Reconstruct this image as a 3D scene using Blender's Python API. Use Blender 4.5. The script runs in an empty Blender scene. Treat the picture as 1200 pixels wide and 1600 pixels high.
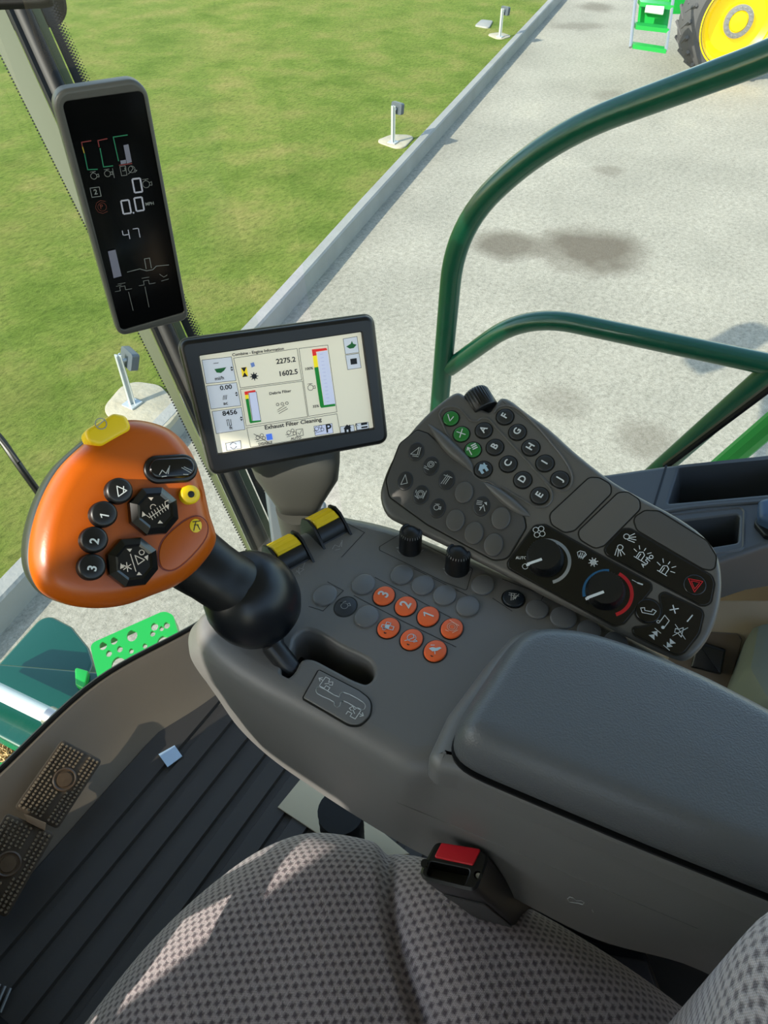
import bpy, bmesh, math, random
from mathutils import Vector as V, Matrix
from mathutils.geometry import tessellate_polygon
random.seed(7)
C = bpy.context.scene.collection
S = bpy.context.scene
# ------------------------------------------------------------------ camera, sky, sun, exposure
CAM = V((0, 0, 1.25)); F = 1150.0; AZ = math.radians(31); DEP = math.radians(45)
cd = bpy.data.cameras.new('camera'); cam = bpy.data.objects.new('camera', cd); C.objects.link(cam)
cam.location = CAM; cam.rotation_euler = (math.pi/2-DEP, 0, AZ-math.pi/2)
cd.sensor_fit = 'VERTICAL'; cd.sensor_height = 36; cd.lens = F/1600*36; cd.clip_start = .02; cd.clip_end = 300
S.camera = cam
SUN_AZ = math.radians(-21); SUN_EL = math.radians(33)
SD = V((math.cos(SUN_AZ)*math.cos(SUN_EL), math.sin(SUN_AZ)*math.cos(SUN_EL), -math.sin(SUN_EL)))   # direction the light travels
sl = bpy.data.lights.new('sun', 'SUN'); sl.energy = 8.2; sl.angle = .009; sl.color = (1, .93, .82)
so = bpy.data.objects.new('sun', sl); C.objects.link(so); so.rotation_euler = SD.to_track_quat('-Z', 'Y').to_euler(); so.location = (-8, 5, 8)
wd = bpy.data.worlds.new('sky'); S.world = wd; wd.use_nodes = True
wn = wd.node_tree.nodes; wl = wd.node_tree.links
sky = wn.new('ShaderNodeTexSky'); sky.sky_type = 'NISHITA'; sky.sun_disc = False; sky.sun_elevation = SUN_EL
sky.sun_rotation = math.radians(90)-math.atan2(-SD.y, -SD.x); sky.air_density = 1.3
wn['Background'].inputs[1].default_value = .44
wl.new(sky.outputs[0], wn['Background'].inputs[0])
S.view_settings.view_transform = 'Standard'; S.view_settings.look = 'None'; S.view_settings.gamma = 1
S.view_settings.use_curve_mapping = False; S.view_settings.exposure = 0.0
# ------------------------------------------------------------------ measuring helpers
FW = V((math.cos(AZ)*math.cos(DEP), math.sin(AZ)*math.cos(DEP), -math.sin(DEP)))
UP = V((math.cos(AZ)*math.sin(DEP), math.sin(AZ)*math.sin(DEP), math.cos(DEP)))
RT = V((math.sin(AZ), -math.cos(AZ), 0))
def ray(x, y): return FW + RT*((x-600)/F) - UP*((y-800)/F)
def P(x, y, z):
    d = ray(x, y); return CAM + d*((z-CAM.z)/d.z)
def D(x, y, d): return CAM + ray(x, y)*d
def zp(pts, s, ox, oy): return [(ox+a/s, oy+b/s) for a, b in pts]
Z4 = lambda *p: zp(p, 3.75, 580, 590)
Z5 = lambda *p: zp(p, 3.3333, 780, 720)
Z6 = lambda *p: zp(p, 3.63636, 410, 780)
ZJ = lambda *p: zp(p, 2.6087, 30, 630)
ZM = lambda *p: zp(p, 3.3333, 260, 480)
ZD = lambda *p: zp(p, 3.6346, 60, 100)
class Pl:
    """a plane of the scene, with its own 2-D axes"""
    def __init__(s, O, N, U):
        s.O = V(O); s.N = V(N).normalized(); U = V(U); s.U = (U-s.N*U.dot(s.N)).normalized(); s.V = s.N.cross(s.U)
    def px(s, x, y, h=0):
        d = ray(x, y); o = s.O+s.N*h; t = (o-CAM).dot(s.N)/d.dot(s.N); q = CAM+d*t-s.O
        return (q.dot(s.U), q.dot(s.V))
    def pxs(s, pts, h=0): return [s.px(x, y, h) for x, y in pts]
    def of(s, w): q = V(w)-s.O; return (q.dot(s.U), q.dot(s.V))
    def w(s, u, v, h=0): return s.O+s.U*u+s.V*v+s.N*h
# ------------------------------------------------------------------ materials
def lin(c): return tuple(((x/255)/12.92 if x/255 <= .04045 else (((x/255)+.055)/1.055)**2.4) for x in c)
MATS = {}
def mat(name, col, rough=.5, metal=0, bump=None, emit=0, coat=0, spec=.5, mottle=None):
    if name in MATS: return MATS[name]
    m = bpy.data.materials.new(name); m.use_nodes = True; n = m.node_tree.nodes; l = m.node_tree.links; b = n['Principled BSDF']
    c = (*lin(col), 1)
    b.inputs['Base Color'].default_value = c; b.inputs['Roughness'].default_value = rough; b.inputs['Metallic'].default_value = metal
    b.inputs['Specular IOR Level'].default_value = spec; b.inputs['Coat Weight'].default_value = coat
    if emit: b.inputs['Emission Color'].default_value = c; b.inputs['Emission Strength'].default_value = emit
    tc = n.new('ShaderNodeTexCoord')
    if mottle:
        t = n.new('ShaderNodeTexNoise'); t.inputs['Scale'].default_value = mottle[0]; t.inputs['Detail'].default_value = 5
        l.new(tc.outputs['Object'], t.inputs['Vector'])
        mx = n.new('ShaderNodeMix'); mx.data_type = 'RGBA'; mx.inputs[6].default_value = c; mx.inputs[7].default_value = (*lin(mottle[1]), 1)
        l.new(t.outputs['Fac'], mx.inputs[0]); l.new(mx.outputs[2], b.inputs['Base Color'])
    if bump:
        t = n.new('ShaderNodeTexNoise'); t.inputs['Scale'].default_value = bump[0]; t.inputs['Detail'].default_value = 3
        l.new(tc.outputs['Object'], t.inputs['Vector'])
        bp = n.new('ShaderNodeBump'); bp.inputs['Strength'].default_value = bump[1]; bp.inputs['Distance'].default_value = bump[2] if len(bump) > 2 else .0005
        l.new(t.outputs['Fac'], bp.inputs['Height']); l.new(bp.outputs[0], b.inputs['Normal'])
    MATS[name] = m; return m
def glass(name, tint, refl=.8):
    m = bpy.data.materials.new(name); m.use_nodes = True; n = m.node_tree.nodes; l = m.node_tree.links
    n.remove(n['Principled BSDF']); o = n['Material Output']
    tr = n.new('ShaderNodeBsdfTransparent'); tr.inputs[0].default_value = (*tint, 1)
    gl = n.new('ShaderNodeBsdfGlossy'); gl.inputs['Roughness'].default_value = .01
    fr = n.new('ShaderNodeFresnel'); fr.inputs[0].default_value = 1.35
    ml = n.new('ShaderNodeMath'); ml.operation = 'MULTIPLY'; ml.inputs[1].default_value = refl; l.new(fr.outputs[0], ml.inputs[0])
    mx = n.new('ShaderNodeMixShader'); l.new(ml.outputs[0], mx.inputs[0]); l.new(tr.outputs[0], mx.inputs[1]); l.new(gl.outputs[0], mx.inputs[2])
    l.new(mx.outputs[0], o.inputs[0]); return m
M_con = mat('console_plastic', (106, 105, 103), .42, bump=(900, .25, .0003))
M_pod = mat('pod_plastic', (88, 85, 80), .40, bump=(900, .25, .0003))
M_pan = mat('keypad_panel', (74, 72, 69), .45, bump=(900, .2, .0003))
M_btn = mat('grey_button', (104, 105, 106), .35)
M_pbt = mat('pod_blank_button', (82, 79, 74), .45)
M_blk = mat('black_plastic', (11, 12, 13), .38)
M_blkg = mat('black_gloss', (10, 11, 12), .18)
M_org = mat('orange_plastic', (174, 80, 0), .34, bump=(700, .15, .0003))
M_orgb = mat('orange_button', (240, 104, 48), .4)
M_yel = mat('yellow_plastic', (232, 196, 18), .4)
M_grnb = mat('green_button', (38, 118, 48), .3)
M_wht = mat('white_print', (205, 208, 205), .5)
M_gry = mat('grey_print', (150, 152, 150), .5)
M_red = mat('red_print', (205, 30, 40), .4)
M_blu = mat('blue_print', (34, 96, 140), .4)
M_grip = mat('black_rubber_grip', (12, 14, 16), .38, spec=.35)
M_lid = mat('armrest_vinyl', (84, 86, 88), .38)
M_mat = mat('rubber_mat', (64, 59, 55), .55, bump=(300, .2, .0004))
M_beige = mat('beige_plastic', (176, 160, 136), .6, bump=(500, .2, .0004))
M_green = mat('green_paint', (30, 150, 62), .3)
M_dgreen = mat('dark_green_paint', (8, 78, 56), .3, coat=.3)
M_red_btn = mat('red_plastic', (196, 22, 38), .35)
M_tyre = mat('tyre_rubber', (70, 70, 70), .8)
M_wheel = mat('yellow_wheel_paint', (250, 212, 14), .35)
M_steel = mat('steel', (170, 170, 168), .35, .8)
M_conc = mat('concrete', (146, 147, 142), .85, bump=(30, .4, .01), mottle=(3, (122, 121, 114)))
M_hous = mat('grey_housing', (74, 75, 72), .42, bump=(900, .2, .0003))
M_side = mat('side_console_plastic', (74, 78, 82), .42, bump=(900, .2, .0003))
# leather grain on the lid
n = M_lid.node_tree.nodes; l = M_lid.node_tree.links
tc = n.new('ShaderNodeTexCoord'); vo = n.new('ShaderNodeTexVoronoi'); vo.inputs['Scale'].default_value = 800; vo.feature = 'SMOOTH_F1'
nz = n.new('ShaderNodeTexNoise'); nz.inputs['Scale'].default_value = 60; nz.inputs['Detail'].default_value = 4
va = n.new('ShaderNodeVectorMath'); va.operation = 'MULTIPLY_ADD'; va.inputs[1].default_value = (.006,)*3
l.new(tc.outputs['Object'], nz.inputs['Vector']); l.new(nz.outputs['Color'], va.inputs[0]); l.new(tc.outputs['Object'], va.inputs[2]); l.new(va.outputs[0], vo.inputs['Vector'])
bp = n.new('ShaderNodeBump'); bp.inputs['Strength'].default_value = .4; bp.inputs['Distance'].default_value = .0006
l.new(vo.outputs['Distance'], bp.inputs['Height']); l.new(bp.outputs[0], n['Principled BSDF'].inputs['Normal'])
def fabric():
    m = bpy.data.materials.new('seat_fabric'); m.use_nodes = True; n = m.node_tree.nodes; l = m.node_tree.links; b = n['Principled BSDF']
    b.inputs['Roughness'].default_value = .95; b.inputs['Sheen Weight'].default_value = .25; b.inputs['Specular IOR Level'].default_value = .1
    uv = n.new('ShaderNodeUVMap'); sp = n.new('ShaderNodeSeparateXYZ'); l.new(uv.outputs[0], sp.inputs[0])
    nz = n.new('ShaderNodeTexNoise'); nz.inputs['Scale'].default_value = 500; nz.inputs['Detail'].default_value = 2; l.new(uv.outputs[0], nz.inputs['Vector'])
    def mt(op, a, b_=None, c=None):
        x = n.new('ShaderNodeMath'); x.operation = op
        for i, q in enumerate((a, b_, c)):
            if q is None: continue
            if isinstance(q, (int, float)): x.inputs[i].default_value = q
            else: l.new(q, x.inputs[i])
        return x.outputs[0]
    wob = mt('MULTIPLY', mt('SUBTRACT', nz.outputs['Fac'], .5), .35)
    U = mt('ADD', mt('DIVIDE', sp.outputs[0], .0090), wob); Vv = mt('ADD', mt('DIVIDE', sp.outputs[1], .0064), wob)
    row = mt('FLOOR', Vv); par = mt('MULTIPLY', mt('MODULO', mt('ABSOLUTE', row), 2), .5)
    fu = mt('ABSOLUTE', mt('SUBTRACT', mt('FRACT', mt('ADD', U, par)), .5)); fv = mt('ABSOLUTE', mt('SUBTRACT', mt('FRACT', Vv), .5))
    d = mt('MAXIMUM', mt('MULTIPLY', fu, 1.7), mt('MULTIPLY', fv, 1.35))
    r = n.new('ShaderNodeMapRange'); r.inputs[1].default_value = .22; r.inputs[2].default_value = .62; l.new(d, r.inputs[0])
    kx = mt('SINE', mt('MULTIPLY', sp.outputs[0], 4200)); ky = mt('SINE', mt('MULTIPLY', sp.outputs[1], 2600)); kn = mt('MULTIPLY_ADD', mt('MULTIPLY', kx, ky), .5, .5)
    m1 = n.new('ShaderNodeMix'); m1.data_type = 'RGBA'; m1.inputs[6].default_value = (*lin((100, 90, 95)), 1); m1.inputs[7].default_value = (*lin((172, 160, 161)), 1); l.new(r.outputs[0], m1.inputs[0])
    m2 = n.new('ShaderNodeMix'); m2.data_type = 'RGBA'; m2.blend_type = 'MULTIPLY'; m2.inputs[0].default_value = .95; l.new(m1.outputs[2], m2.inputs[6])
    r2 = n.new('ShaderNodeMapRange'); r2.inputs[3].default_value = .45; r2.inputs[4].default_value = 1.25
    l.new(mt('MULTIPLY_ADD', nz.outputs['Fac'], .6, mt('MULTIPLY', kn, .5)), r2.inputs[0]); l.new(r2.outputs[0], m2.inputs[7]); l.new(m2.outputs[2], b.inputs['Base Color'])
    h = mt('ADD', mt('MULTIPLY', r.outputs[0], 1.0), mt('MULTIPLY', kn, .5))
    bp = n.new('ShaderNodeBump'); bp.inputs['Strength'].default_value = .7; bp.inputs['Distance'].default_value = .0012; l.new(h, bp.inputs['Height']); l.new(bp.outputs[0], b.inputs['Normal'])
    return m
M_fab = fabric()
def ground_mat(name, kind):
    m = bpy.data.materials.new(name); m.use_nodes = True; n = m.node_tree.nodes; l = m.node_tree.links; b = n['Principled BSDF']
    b.inputs['Roughness'].default_value = .95; b.inputs['Specular IOR Level'].default_value = .1
    g = n.new('ShaderNodeTexCoord')
    def noise(sc, det=4, rot=None, stretch=None, rough=.6):
        t = n.new('ShaderNodeTexNoise'); t.inputs['Scale'].default_value = sc; t.inputs['Detail'].default_value = det; t.inputs['Roughness'].default_value = rough
        mp = n.new('ShaderNodeMapping'); l.new(g.outputs['Object'], mp.inputs[0])
        if stretch: mp.inputs['Scale'].default_value = stretch
        if rot: mp.inputs['Rotation'].default_value = (0, 0, rot)
        l.new(mp.outputs[0], t.inputs['Vector']); return t.outputs['Fac']
    def ramp(f, pts):
        r = n.new('ShaderNodeValToRGB'); e = r.color_ramp.elements
        for i, (p, c) in enumerate(pts):
            x = e[i] if i < 2 else e.new(p)
            x.position = p; x.color = (*lin(c), 1)
        l.new(f, r.inputs[0]); return r.outputs[0]
    def mix(f, a, c, mode='MIX'):
        x = n.new('ShaderNodeMix'); x.data_type = 'RGBA'; x.blend_type = mode
        if isinstance(f, float): x.inputs[0].default_value = f
        else: l.new(f, x.inputs[0])
        l.new(a, x.inputs[6]); l.new(c, x.inputs[7]); return x.outputs[2]
    if kind == 'grass':
        a = ramp(noise(1.3, 6), [(.3, (112, 138, 58)), (.5, (142, 160, 82)), (.7, (172, 168, 108))])
        c = ramp(noise(11, 9, 1.0, (1, 2.4, 1), .88), [(.33, (92, 112, 60)), (.5, (210, 215, 180)), (.66, (255, 255, 225))])
        dry = ramp(noise(.7, 5), [(.5, (0, 0, 0)), (.75, (200, 200, 200))])
        sep = n.new('ShaderNodeRGBToBW'); l.new(dry, sep.inputs[0])
        dc = n.new('ShaderNodeRGB'); dc.outputs[0].default_value = (*lin((176, 168, 112)), 1)
        col = mix(.9, mix(sep.outputs[0], a, dc.outputs[0]), c, 'MULTIPLY')
        hgt = noise(40, 6, .9, (1, 2, 1), .8); st, di = .9, .05
    else:
        a = ramp(noise(.8, 6), [(.3, (164, 160, 146)), (.6, (180, 175, 160)), (.8, (192, 186, 168))])
        c = ramp(noise(22, 8, None, None, .95), [(.34, (110, 110, 106)), (.5, (210, 210, 206)), (.64, (255, 255, 255))])
        col = mix(.8, a, c, 'MULTIPLY')
        # oil and damp stains on the gravel, each with its own place
        for (sx, sy, rx, ry, rot_, k) in STAINS:
            mp = n.new('ShaderNodeMapping'); mp.vector_type = 'TEXTURE'; mp.inputs['Location'].default_value = (sx, sy, 0); mp.inputs['Rotation'].default_value = (0, 0, rot_); mp.inputs['Scale'].default_value = (rx, ry, 1)
            nn = n.new('ShaderNodeTexNoise'); nn.inputs['Scale'].default_value = 3.0; nn.inputs['Detail'].default_value = 6; l.new(g.outputs['Object'], nn.inputs['Vector'])
            vm = n.new('ShaderNodeVectorMath'); vm.operation = 'MULTIPLY_ADD'; vm.inputs[1].default_value = (rx*.9, rx*.9, 0); l.new(nn.outputs['Color'], vm.inputs[0]); l.new(g.outputs['Object'], vm.inputs[2])
            vs = n.new('ShaderNodeVectorMath'); vs.operation = 'SUBTRACT'; vs.inputs[1].default_value = (rx*.45, rx*.45, 0); l.new(vm.outputs[0], vs.inputs[0])
            vz = n.new('ShaderNodeVectorMath'); vz.operation = 'MULTIPLY'; vz.inputs[1].default_value = (1, 1, 0); l.new(vs.outputs[0], vz.inputs[0])
            l.new(vz.outputs[0], mp.inputs[0]); ln = n.new('ShaderNodeVectorMath'); ln.operation = 'LENGTH'; l.new(mp.outputs[0], ln.inputs[0])
            r = n.new('ShaderNodeMapRange'); r.inputs[1].default_value = .55; r.inputs[2].default_value = 1.25; r.inputs[3].default_value = k; r.inputs[4].default_value = 0; l.new(ln.outputs['Value'], r.inputs[0])
            dc = n.new('ShaderNodeRGB'); dc.outputs[0].default_value = (*lin((92, 84, 72)), 1)
            col = mix(r.outputs[0], col, dc.outputs[0], 'MIX')
        hgt = noise(60, 5, None, None, .8); st, di = .6, .012
    l.new(col, b.inputs['Base Color'])
    bp = n.new('ShaderNodeBump'); bp.inputs['Strength'].default_value = st; bp.inputs['Distance'].default_value = di; l.new(hgt, bp.inputs['Height']); l.new(bp.outputs[0], b.inputs['Normal'])
    return m
# ------------------------------------------------------------------ object helpers
ORG = {}
def tag(o, label=None, cat=None, group=None, kind=None):
    if label: o['label'] = label
    if cat: o['category'] = cat
    if group: o['group'] = group
    if kind: o['kind'] = kind
    return o
def thing(name, loc, label, cat, group=None):
    o = bpy.data.objects.new(name, None); C.objects.link(o); o.location = loc; o.empty_display_size = .05
    ORG[o] = V(loc); return tag(o, label, cat, group)
class MB:
    def __init__(s): s.v = []; s.f = []; s.m = []; s.uv = None
    def add(s, vs, fs, mi=0):
        k = len(s.v); s.v += [V(x) for x in vs]; s.f += [[k+i for i in f] for f in fs]; s.m += [mi]*len(fs); return s
    def loft(s, loops, cap0=True, cap1=True, mi=0, closed=True):
        n = len(loops[0]); k = len(s.v); vs = [p for L in loops for p in L]; fs = []
        for i in range(len(loops)-1):
            for j in range(n if closed else n-1):
                a = i*n+j; b = i*n+(j+1) % n; fs.append([a, b, b+n, a+n])
        if cap0: fs.append(list(range(n))[::-1])
        if cap1: fs.append([(len(loops)-1)*n+i for i in range(n)])
        return s.add(vs, fs, mi)
    def slab(s, pl, out, h0, h1, r=0, seg=4, mi=0, dome=0, cap0=True):
        """solid on plane pl: outline out (2-D), from height h0 up to h1, top edge rounded by r"""
        out = ccw(out); L = [[pl.w(u, v, h0) for u, v in out]]
        if r > 0:
            for i in range(seg+1):
                a = i/seg*math.pi/2; o2 = offset(out, -r*(1-math.cos(a))); L.append([pl.w(u, v, h1-r+r*math.sin(a)) for u, v in o2])
            last = o2
        else: L.append([pl.w(u, v, h1) for u, v in out]); last = out
        if dome:
            cx = sum(p[0] for p in last)/len(last); cy = sum(p[1] for p in last)/len(last)
            for k in (.85, .6, .3, .05): L.append([pl.w(cx+(u-cx)*k, cy+(v-cy)*k, h1+dome*(1-k*k)) for u, v in last])
        return s.loft(L, cap0, True, mi)
    def box(s, c, sz, M=None, mi=0):
        vs = []
        for x in (-.5, .5):
            for y in (-.5, .5):
                for z in (-.5, .5):
                    p = V((x*sz[0], y*sz[1], z*sz[2])); vs.append(V(c)+(M @ p if M else p))
        return s.add(vs, [[0, 1, 3, 2], [4, 6, 7, 5], [0, 4, 5, 1], [2, 3, 7, 6], [0, 2, 6, 4], [1, 5, 7, 3]], mi)
    def tube(s, pts, r, n=14, mi=0, caps=True):
        pts = [V(p) for p in pts]; L = []; up = None
        for i, p in enumerate(pts):
            t = (pts[min(i+1, len(pts)-1)]-pts[max(i-1, 0)]).normalized()
            if up is None: up = t.orthogonal().normalized()
            up = (up-t*up.dot(t)).normalized(); b = t.cross(up); rr = r[i] if isinstance(r, (list, tuple)) else r
            L.append([p+up*(rr*math.cos(a))+b*(rr*math.sin(a)) for a in [2*math.pi*k/n for k in range(n)]])
        return s.loft(L, caps, caps, mi)
    def lathe(s, O, A, prof, n=32, mi=0, cap0=True, cap1=True, knurl=None):
        """prof: (radius, height) along axis A from O"""
        A = V(A).normalized(); u = A.orthogonal().normalized(); w = A.cross(u); L = []
        for r, h in prof:
            lp = []
            for k in range(n):
                a = 2*math.pi*k/n; rr = r
                if knurl and k % 2 and h >= knurl[0] and h <= knurl[1]: rr = r*knurl[2]
                lp.append(V(O)+A*h+u*(rr*math.cos(a))+w*(rr*math.sin(a)))
            L.append(lp)
        return s.loft(L, cap0, cap1, mi)
    def line(s, pl, pts, w, h=.0003, closed=False, mi=0):
        pts = list(pts)
        if closed: pts = pts+[pts[0]]
        for a, b in zip(pts, pts[1:]):
            d = V((b[0]-a[0], b[1]-a[1]))
            if d.length < 1e-7: continue
            d.normalize(); q = V((-d.y, d.x))*w/2; e = d*w*.35
            s.add([pl.w(a[0]-e.x+q.x, a[1]-e.y+q.y, h), pl.w(a[0]-e.x-q.x, a[1]-e.y-q.y, h), pl.w(b[0]+e.x-q.x, b[1]+e.y-q.y, h), pl.w(b[0]+e.x+q.x, b[1]+e.y+q.y, h)], [[0, 1, 2, 3]], mi)
        return s
    def poly(s, pl, pts, h=.0003, mi=0):
        pts = ccw(pts); return s.add([pl.w(u, v, h) for u, v in pts], [list(range(len(pts)))], mi)
    def text(s, pl, txt, c, ex, size, h=.0003, mi=0, squash=1):
        vs, fs = glyphs(txt); ex = V(ex).normalized(); ey = V((-ex.y, ex.x))
        return s.add([pl.w(c[0]+(ex.x*a*squash+ey.x*b)*size, c[1]+(ex.y*a*squash+ey.y*b)*size, h) for a, b in vs], fs, mi)
    def icon(s, pl, lines, c, ex, size, w, h=.0003, mi=0):
        ex = V(ex).normalized(); ey = V((-ex.y, ex.x)); T = lambda p: (c[0]+(ex.x*p[0]+ey.x*p[1])*size, c[1]+(ex.y*p[0]+ey.y*p[1])*size)
        for L in lines:
            fill = L[0] == 'F'; q = [T(p) for p in (L[1:] if fill else L)]
            if fill: s.poly(pl, q, h, mi)
            else: s.line(pl, q, w, h, mi=mi)
        return s
    def build(s, name, mats, parent=None, smooth=True, ang=35, loc=None):
        if not isinstance(mats, (list, tuple)): mats = [mats]
        if parent is not None: o0 = ORG[parent]
        else:
            zs = min(v.z for v in s.v); o0 = V(loc) if loc else V((sum(v.x for v in s.v)/len(s.v), sum(v.y for v in s.v)/len(s.v), zs))
        me = bpy.data.meshes.new(name); me.from_pydata([v-o0 for v in s.v], [], s.f)
        for m in mats: me.materials.append(m)
        for p, mi in zip(me.polygons, s.m): p.material_index = mi; p.use_smooth = smooth
        if s.uv:
            ul = me.uv_layers.new(name='UVMap')
            for lp in me.loops: ul.data[lp.index].uv = s.uv[lp.vertex_index]
        if smooth: me.set_sharp_from_angle(angle=math.radians(ang))
        ob = bpy.data.objects.new(name, me); C.objects.link(ob)
        if parent is not None: ob.parent = parent; ORG[ob] = ORG[parent]
        else: ob.location = o0; ORG[ob] = o0
        return ob
_G = {}
def glyphs(t):
    if t == '1': return ([(-.02, -.36), (.09, -.36), (.09, .36), (-.01, .36), (-.02, .22), (-.22, .12), (-.22, .22), (-.06, .30)], [[0, 1, 2, 3, 4], [4, 5, 6, 7], [3, 7, 4]])
    if t in _G: return _G[t]
    cu = bpy.data.curves.new('t', 'FONT'); cu.body = t; cu.align_x = 'CENTER'; cu.align_y = 'CENTER'; cu.size = 1; cu.resolution_u = 3
    cu.offset = .022
    o = bpy.data.objects.new('t', cu); C.objects.link(o); dg = bpy.context.evaluated_depsgraph_get(); me = bpy.data.meshes.new_from_object(o.evaluated_get(dg))
    r = ([(v.co.x, v.co.y) for v in me.vertices], [list(p.vertices) for p in me.polygons])
    bpy.data.objects.remove(o); bpy.data.curves.remove(cu); bpy.data.meshes.remove(me); _G[t] = r; return r
def area(o): return sum(o[i][0]*o[(i+1) % len(o)][1]-o[(i+1) % len(o)][0]*o[i][1] for i in range(len(o)))/2
def ccw(o): return list(o) if area(o) > 0 else list(o)[::-1]
def offset(o, d):
    """grow a ccw outline by d (negative shrinks)"""
    n = len(o); r = []
    for i in range(n):
        p = V(o[i]); a = (p-V(o[i-1])); b = (V(o[(i+1) % n])-p)
        if a.length < 1e-9 or b.length < 1e-9: r.append(tuple(p)); continue
        a.normalize(); b.normalize(); na = V((a.y, -a.x)); nb = V((b.y, -b.x)); m = (na+nb)
        if m.length < 1e-6: m = na
        m.normalize(); k = d/max(.5, m.dot(na)); r.append((p.x+m.x*k, p.y+m.y*k))
    return r
def fillet(pts, rad, n=6):
    """round the corners of a 2-D polygon; rad may be a list"""
    N = len(pts); out = []
    for i in range(N):
        p = V(pts[i]); a = V(pts[i-1])-p; b = V(pts[(i+1) % N])-p; r = rad[i] if isinstance(rad, (list, tuple)) else rad
        la, lb = a.length, b.length; a.normalize(); b.normalize(); c = max(-1, min(1, a.dot(b))); th = math.acos(c)
        if th > math.pi-.02 or r <= 0: out.append(tuple(p)); continue
        t = min(r/math.tan(th/2), la*.48, lb*.48); r2 = t*math.tan(th/2); m = (a+b).normalized(); cen = p+m*(r2/math.sin(th/2))
        s0 = p+a*t-cen; s1 = p+b*t-cen; a0 = math.atan2(s0.y, s0.x); a1 = math.atan2(s1.y, s1.x); da = (a1-a0+math.pi) % (2*math.pi)-math.pi
        for k in range(n+1): q = a0+da*k/n; out.append((cen.x+r2*math.cos(q), cen.y+r2*math.sin(q)))
    return out
def smooth_loop(pts, n=6, closed=True):
    """Catmull-Rom through the points (any dimension)"""
    pts = [V(p) for p in pts]; N = len(pts); out = []
    rng = range(N if closed else N-1)
    kn = lambda a, b: max((b-a).length, 1e-6)**.5
    for i in rng:
        g = (lambda k: pts[k % N]) if closed else (lambda k: pts[max(0, min(N-1, k))])
        a, b, c, d = g(i-1), g(i), g(i+1), g(i+2)
        for k in range(n):
            t = k/n; out.append(crp(a, b, c, d, t))
    if not closed: out.append(pts[-1])
    return out
def crp(a, b, c, d, t):
    """centripetal Catmull-Rom"""
    d0 = max((b-a).length, 1e-6)**.5; d1 = max((c-b).length, 1e-6)**.5; d2 = max((d-c).length, 1e-6)**.5
    m1 = (c-b)+((b-a)*(1/d0)-(c-a)*(1/(d0+d1)))*d1 if (b-a).length > 1e-6 else (c-b)
    m2 = (c-b)+((d-c)*(1/d2)-(d-b)*(1/(d1+d2)))*d1 if (d-c).length > 1e-6 else (c-b)
    return b*(2*t**3-3*t*t+1)+m1*(t**3-2*t*t+t)+c*(-2*t**3+3*t*t)+m2*(t**3-t*t)
def ell(c, a, b=None, ang=0, n=28):
    b = b or a; ca, sa = math.cos(ang), math.sin(ang)
    return [(c[0]+a*math.cos(t)*ca-b*math.sin(t)*sa, c[1]+a*math.cos(t)*sa+b*math.sin(t)*ca) for t in [2*math.pi*k/n for k in range(n)]]
def circ(c=(0, 0), r=.5, n=16, a0=0, a1=360): return [(c[0]+r*math.cos(math.radians(a0+(a1-a0)*k/n)), c[1]+r*math.sin(math.radians(a0+(a1-a0)*k/n))) for k in range(n+1)]
def pdir(pl, x, y, dx, dy):
    a = pl.px(x, y); b = pl.px(x+dx, y+dy); return V((b[0]-a[0], b[1]-a[1]))
def holed(mb, pl, outer, holes, h, mi=0):
    """flat face with holes (2-D outlines) at height h"""
    polys = [[V((u, v, 0)) for u, v in o] for o in [outer]+holes]; flat = [p for q in polys for p in q]
    tr = tessellate_polygon(polys); fs = []
    for t in tr:
        a, b, c = [flat[i] for i in t]; fs.append(list(t) if (b-a).cross(c-a).z > 0 else list(t)[::-1])
    mb.add([pl.w(p.x, p.y, h) for p in flat], fs, mi)
def pocket(mb, pl, out, h, depth, r=.002, mi=0, mib=None, taper=0):
    """walls and bottom of a pocket whose rim outline is out at height h"""
    out = ccw(out); L = [[pl.w(u, v, h) for u, v in out]]
    for k in (1, 2, 3): a = k/3*math.pi/2; L.append([pl.w(u, v, h-r*(1-math.cos(a))) for u, v in offset(out, -r*math.sin(a))])
    L.append([pl.w(u, v, h-depth) for u, v in offset(out, -r-taper)])
    mb.loft(L[::-1] if False else L, False, False, mi); mb.add(L[-1], [list(range(len(out)))], mi if mib is None else mib)
# ================================================================== OUTSIDE
GZ = -2.0
_pl = Pl((0, 0, GZ), (0, 0, 1), (1, 0, 0))
def stain(x0, y0, x1, y1, ry, k):
    a = P(x0, y0, GZ); b = P(x1, y1, GZ); c = (a+b)/2; d = b-a; return (c.x, c.y, d.length/2, ry, math.atan2(d.y, d.x), k)
STAINS = [stain(840, 394, 1005, 387, .50, .85), stain(735, 380, 850, 384, .32, .75), stain(930, 262, 975, 272, .16, .4), stain(960, 680, 1060, 690, .22, .45),
          stain(820, 620, 930, 640, .2, .3), stain(925, 148, 985, 152, .3, .3), stain(900, 12, 960, 10, .4, .55), stain(860, 40, 950, 42, .3, .4)]
M_grass = ground_mat('lawn_grass', 'grass'); M_gravel = ground_mat('gravel', 'gravel')
mb = MB(); mb.add([(-60, -60, GZ), (80, -60, GZ), (80, 80, GZ), (-60, 80, GZ)], [[0, 1, 2, 3]])
tag(mb.build('gravel_ground', M_gravel, smooth=False, loc=(0, 0, GZ)), kind='structure')
CT = GZ+.17
left = [P(x, y, CT) for x, y in ((855, 0), (572, 300), (388, 500), (0, 900))]
left = [left[0]+(left[0]-left[1]).normalized()*45]+left+[left[-1]+(left[-1]-left[-2]).normalized()*8]
cl = smooth_loop([V(p).to_2d() for p in left], 6, False)
mb = MB(); L = []
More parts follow.
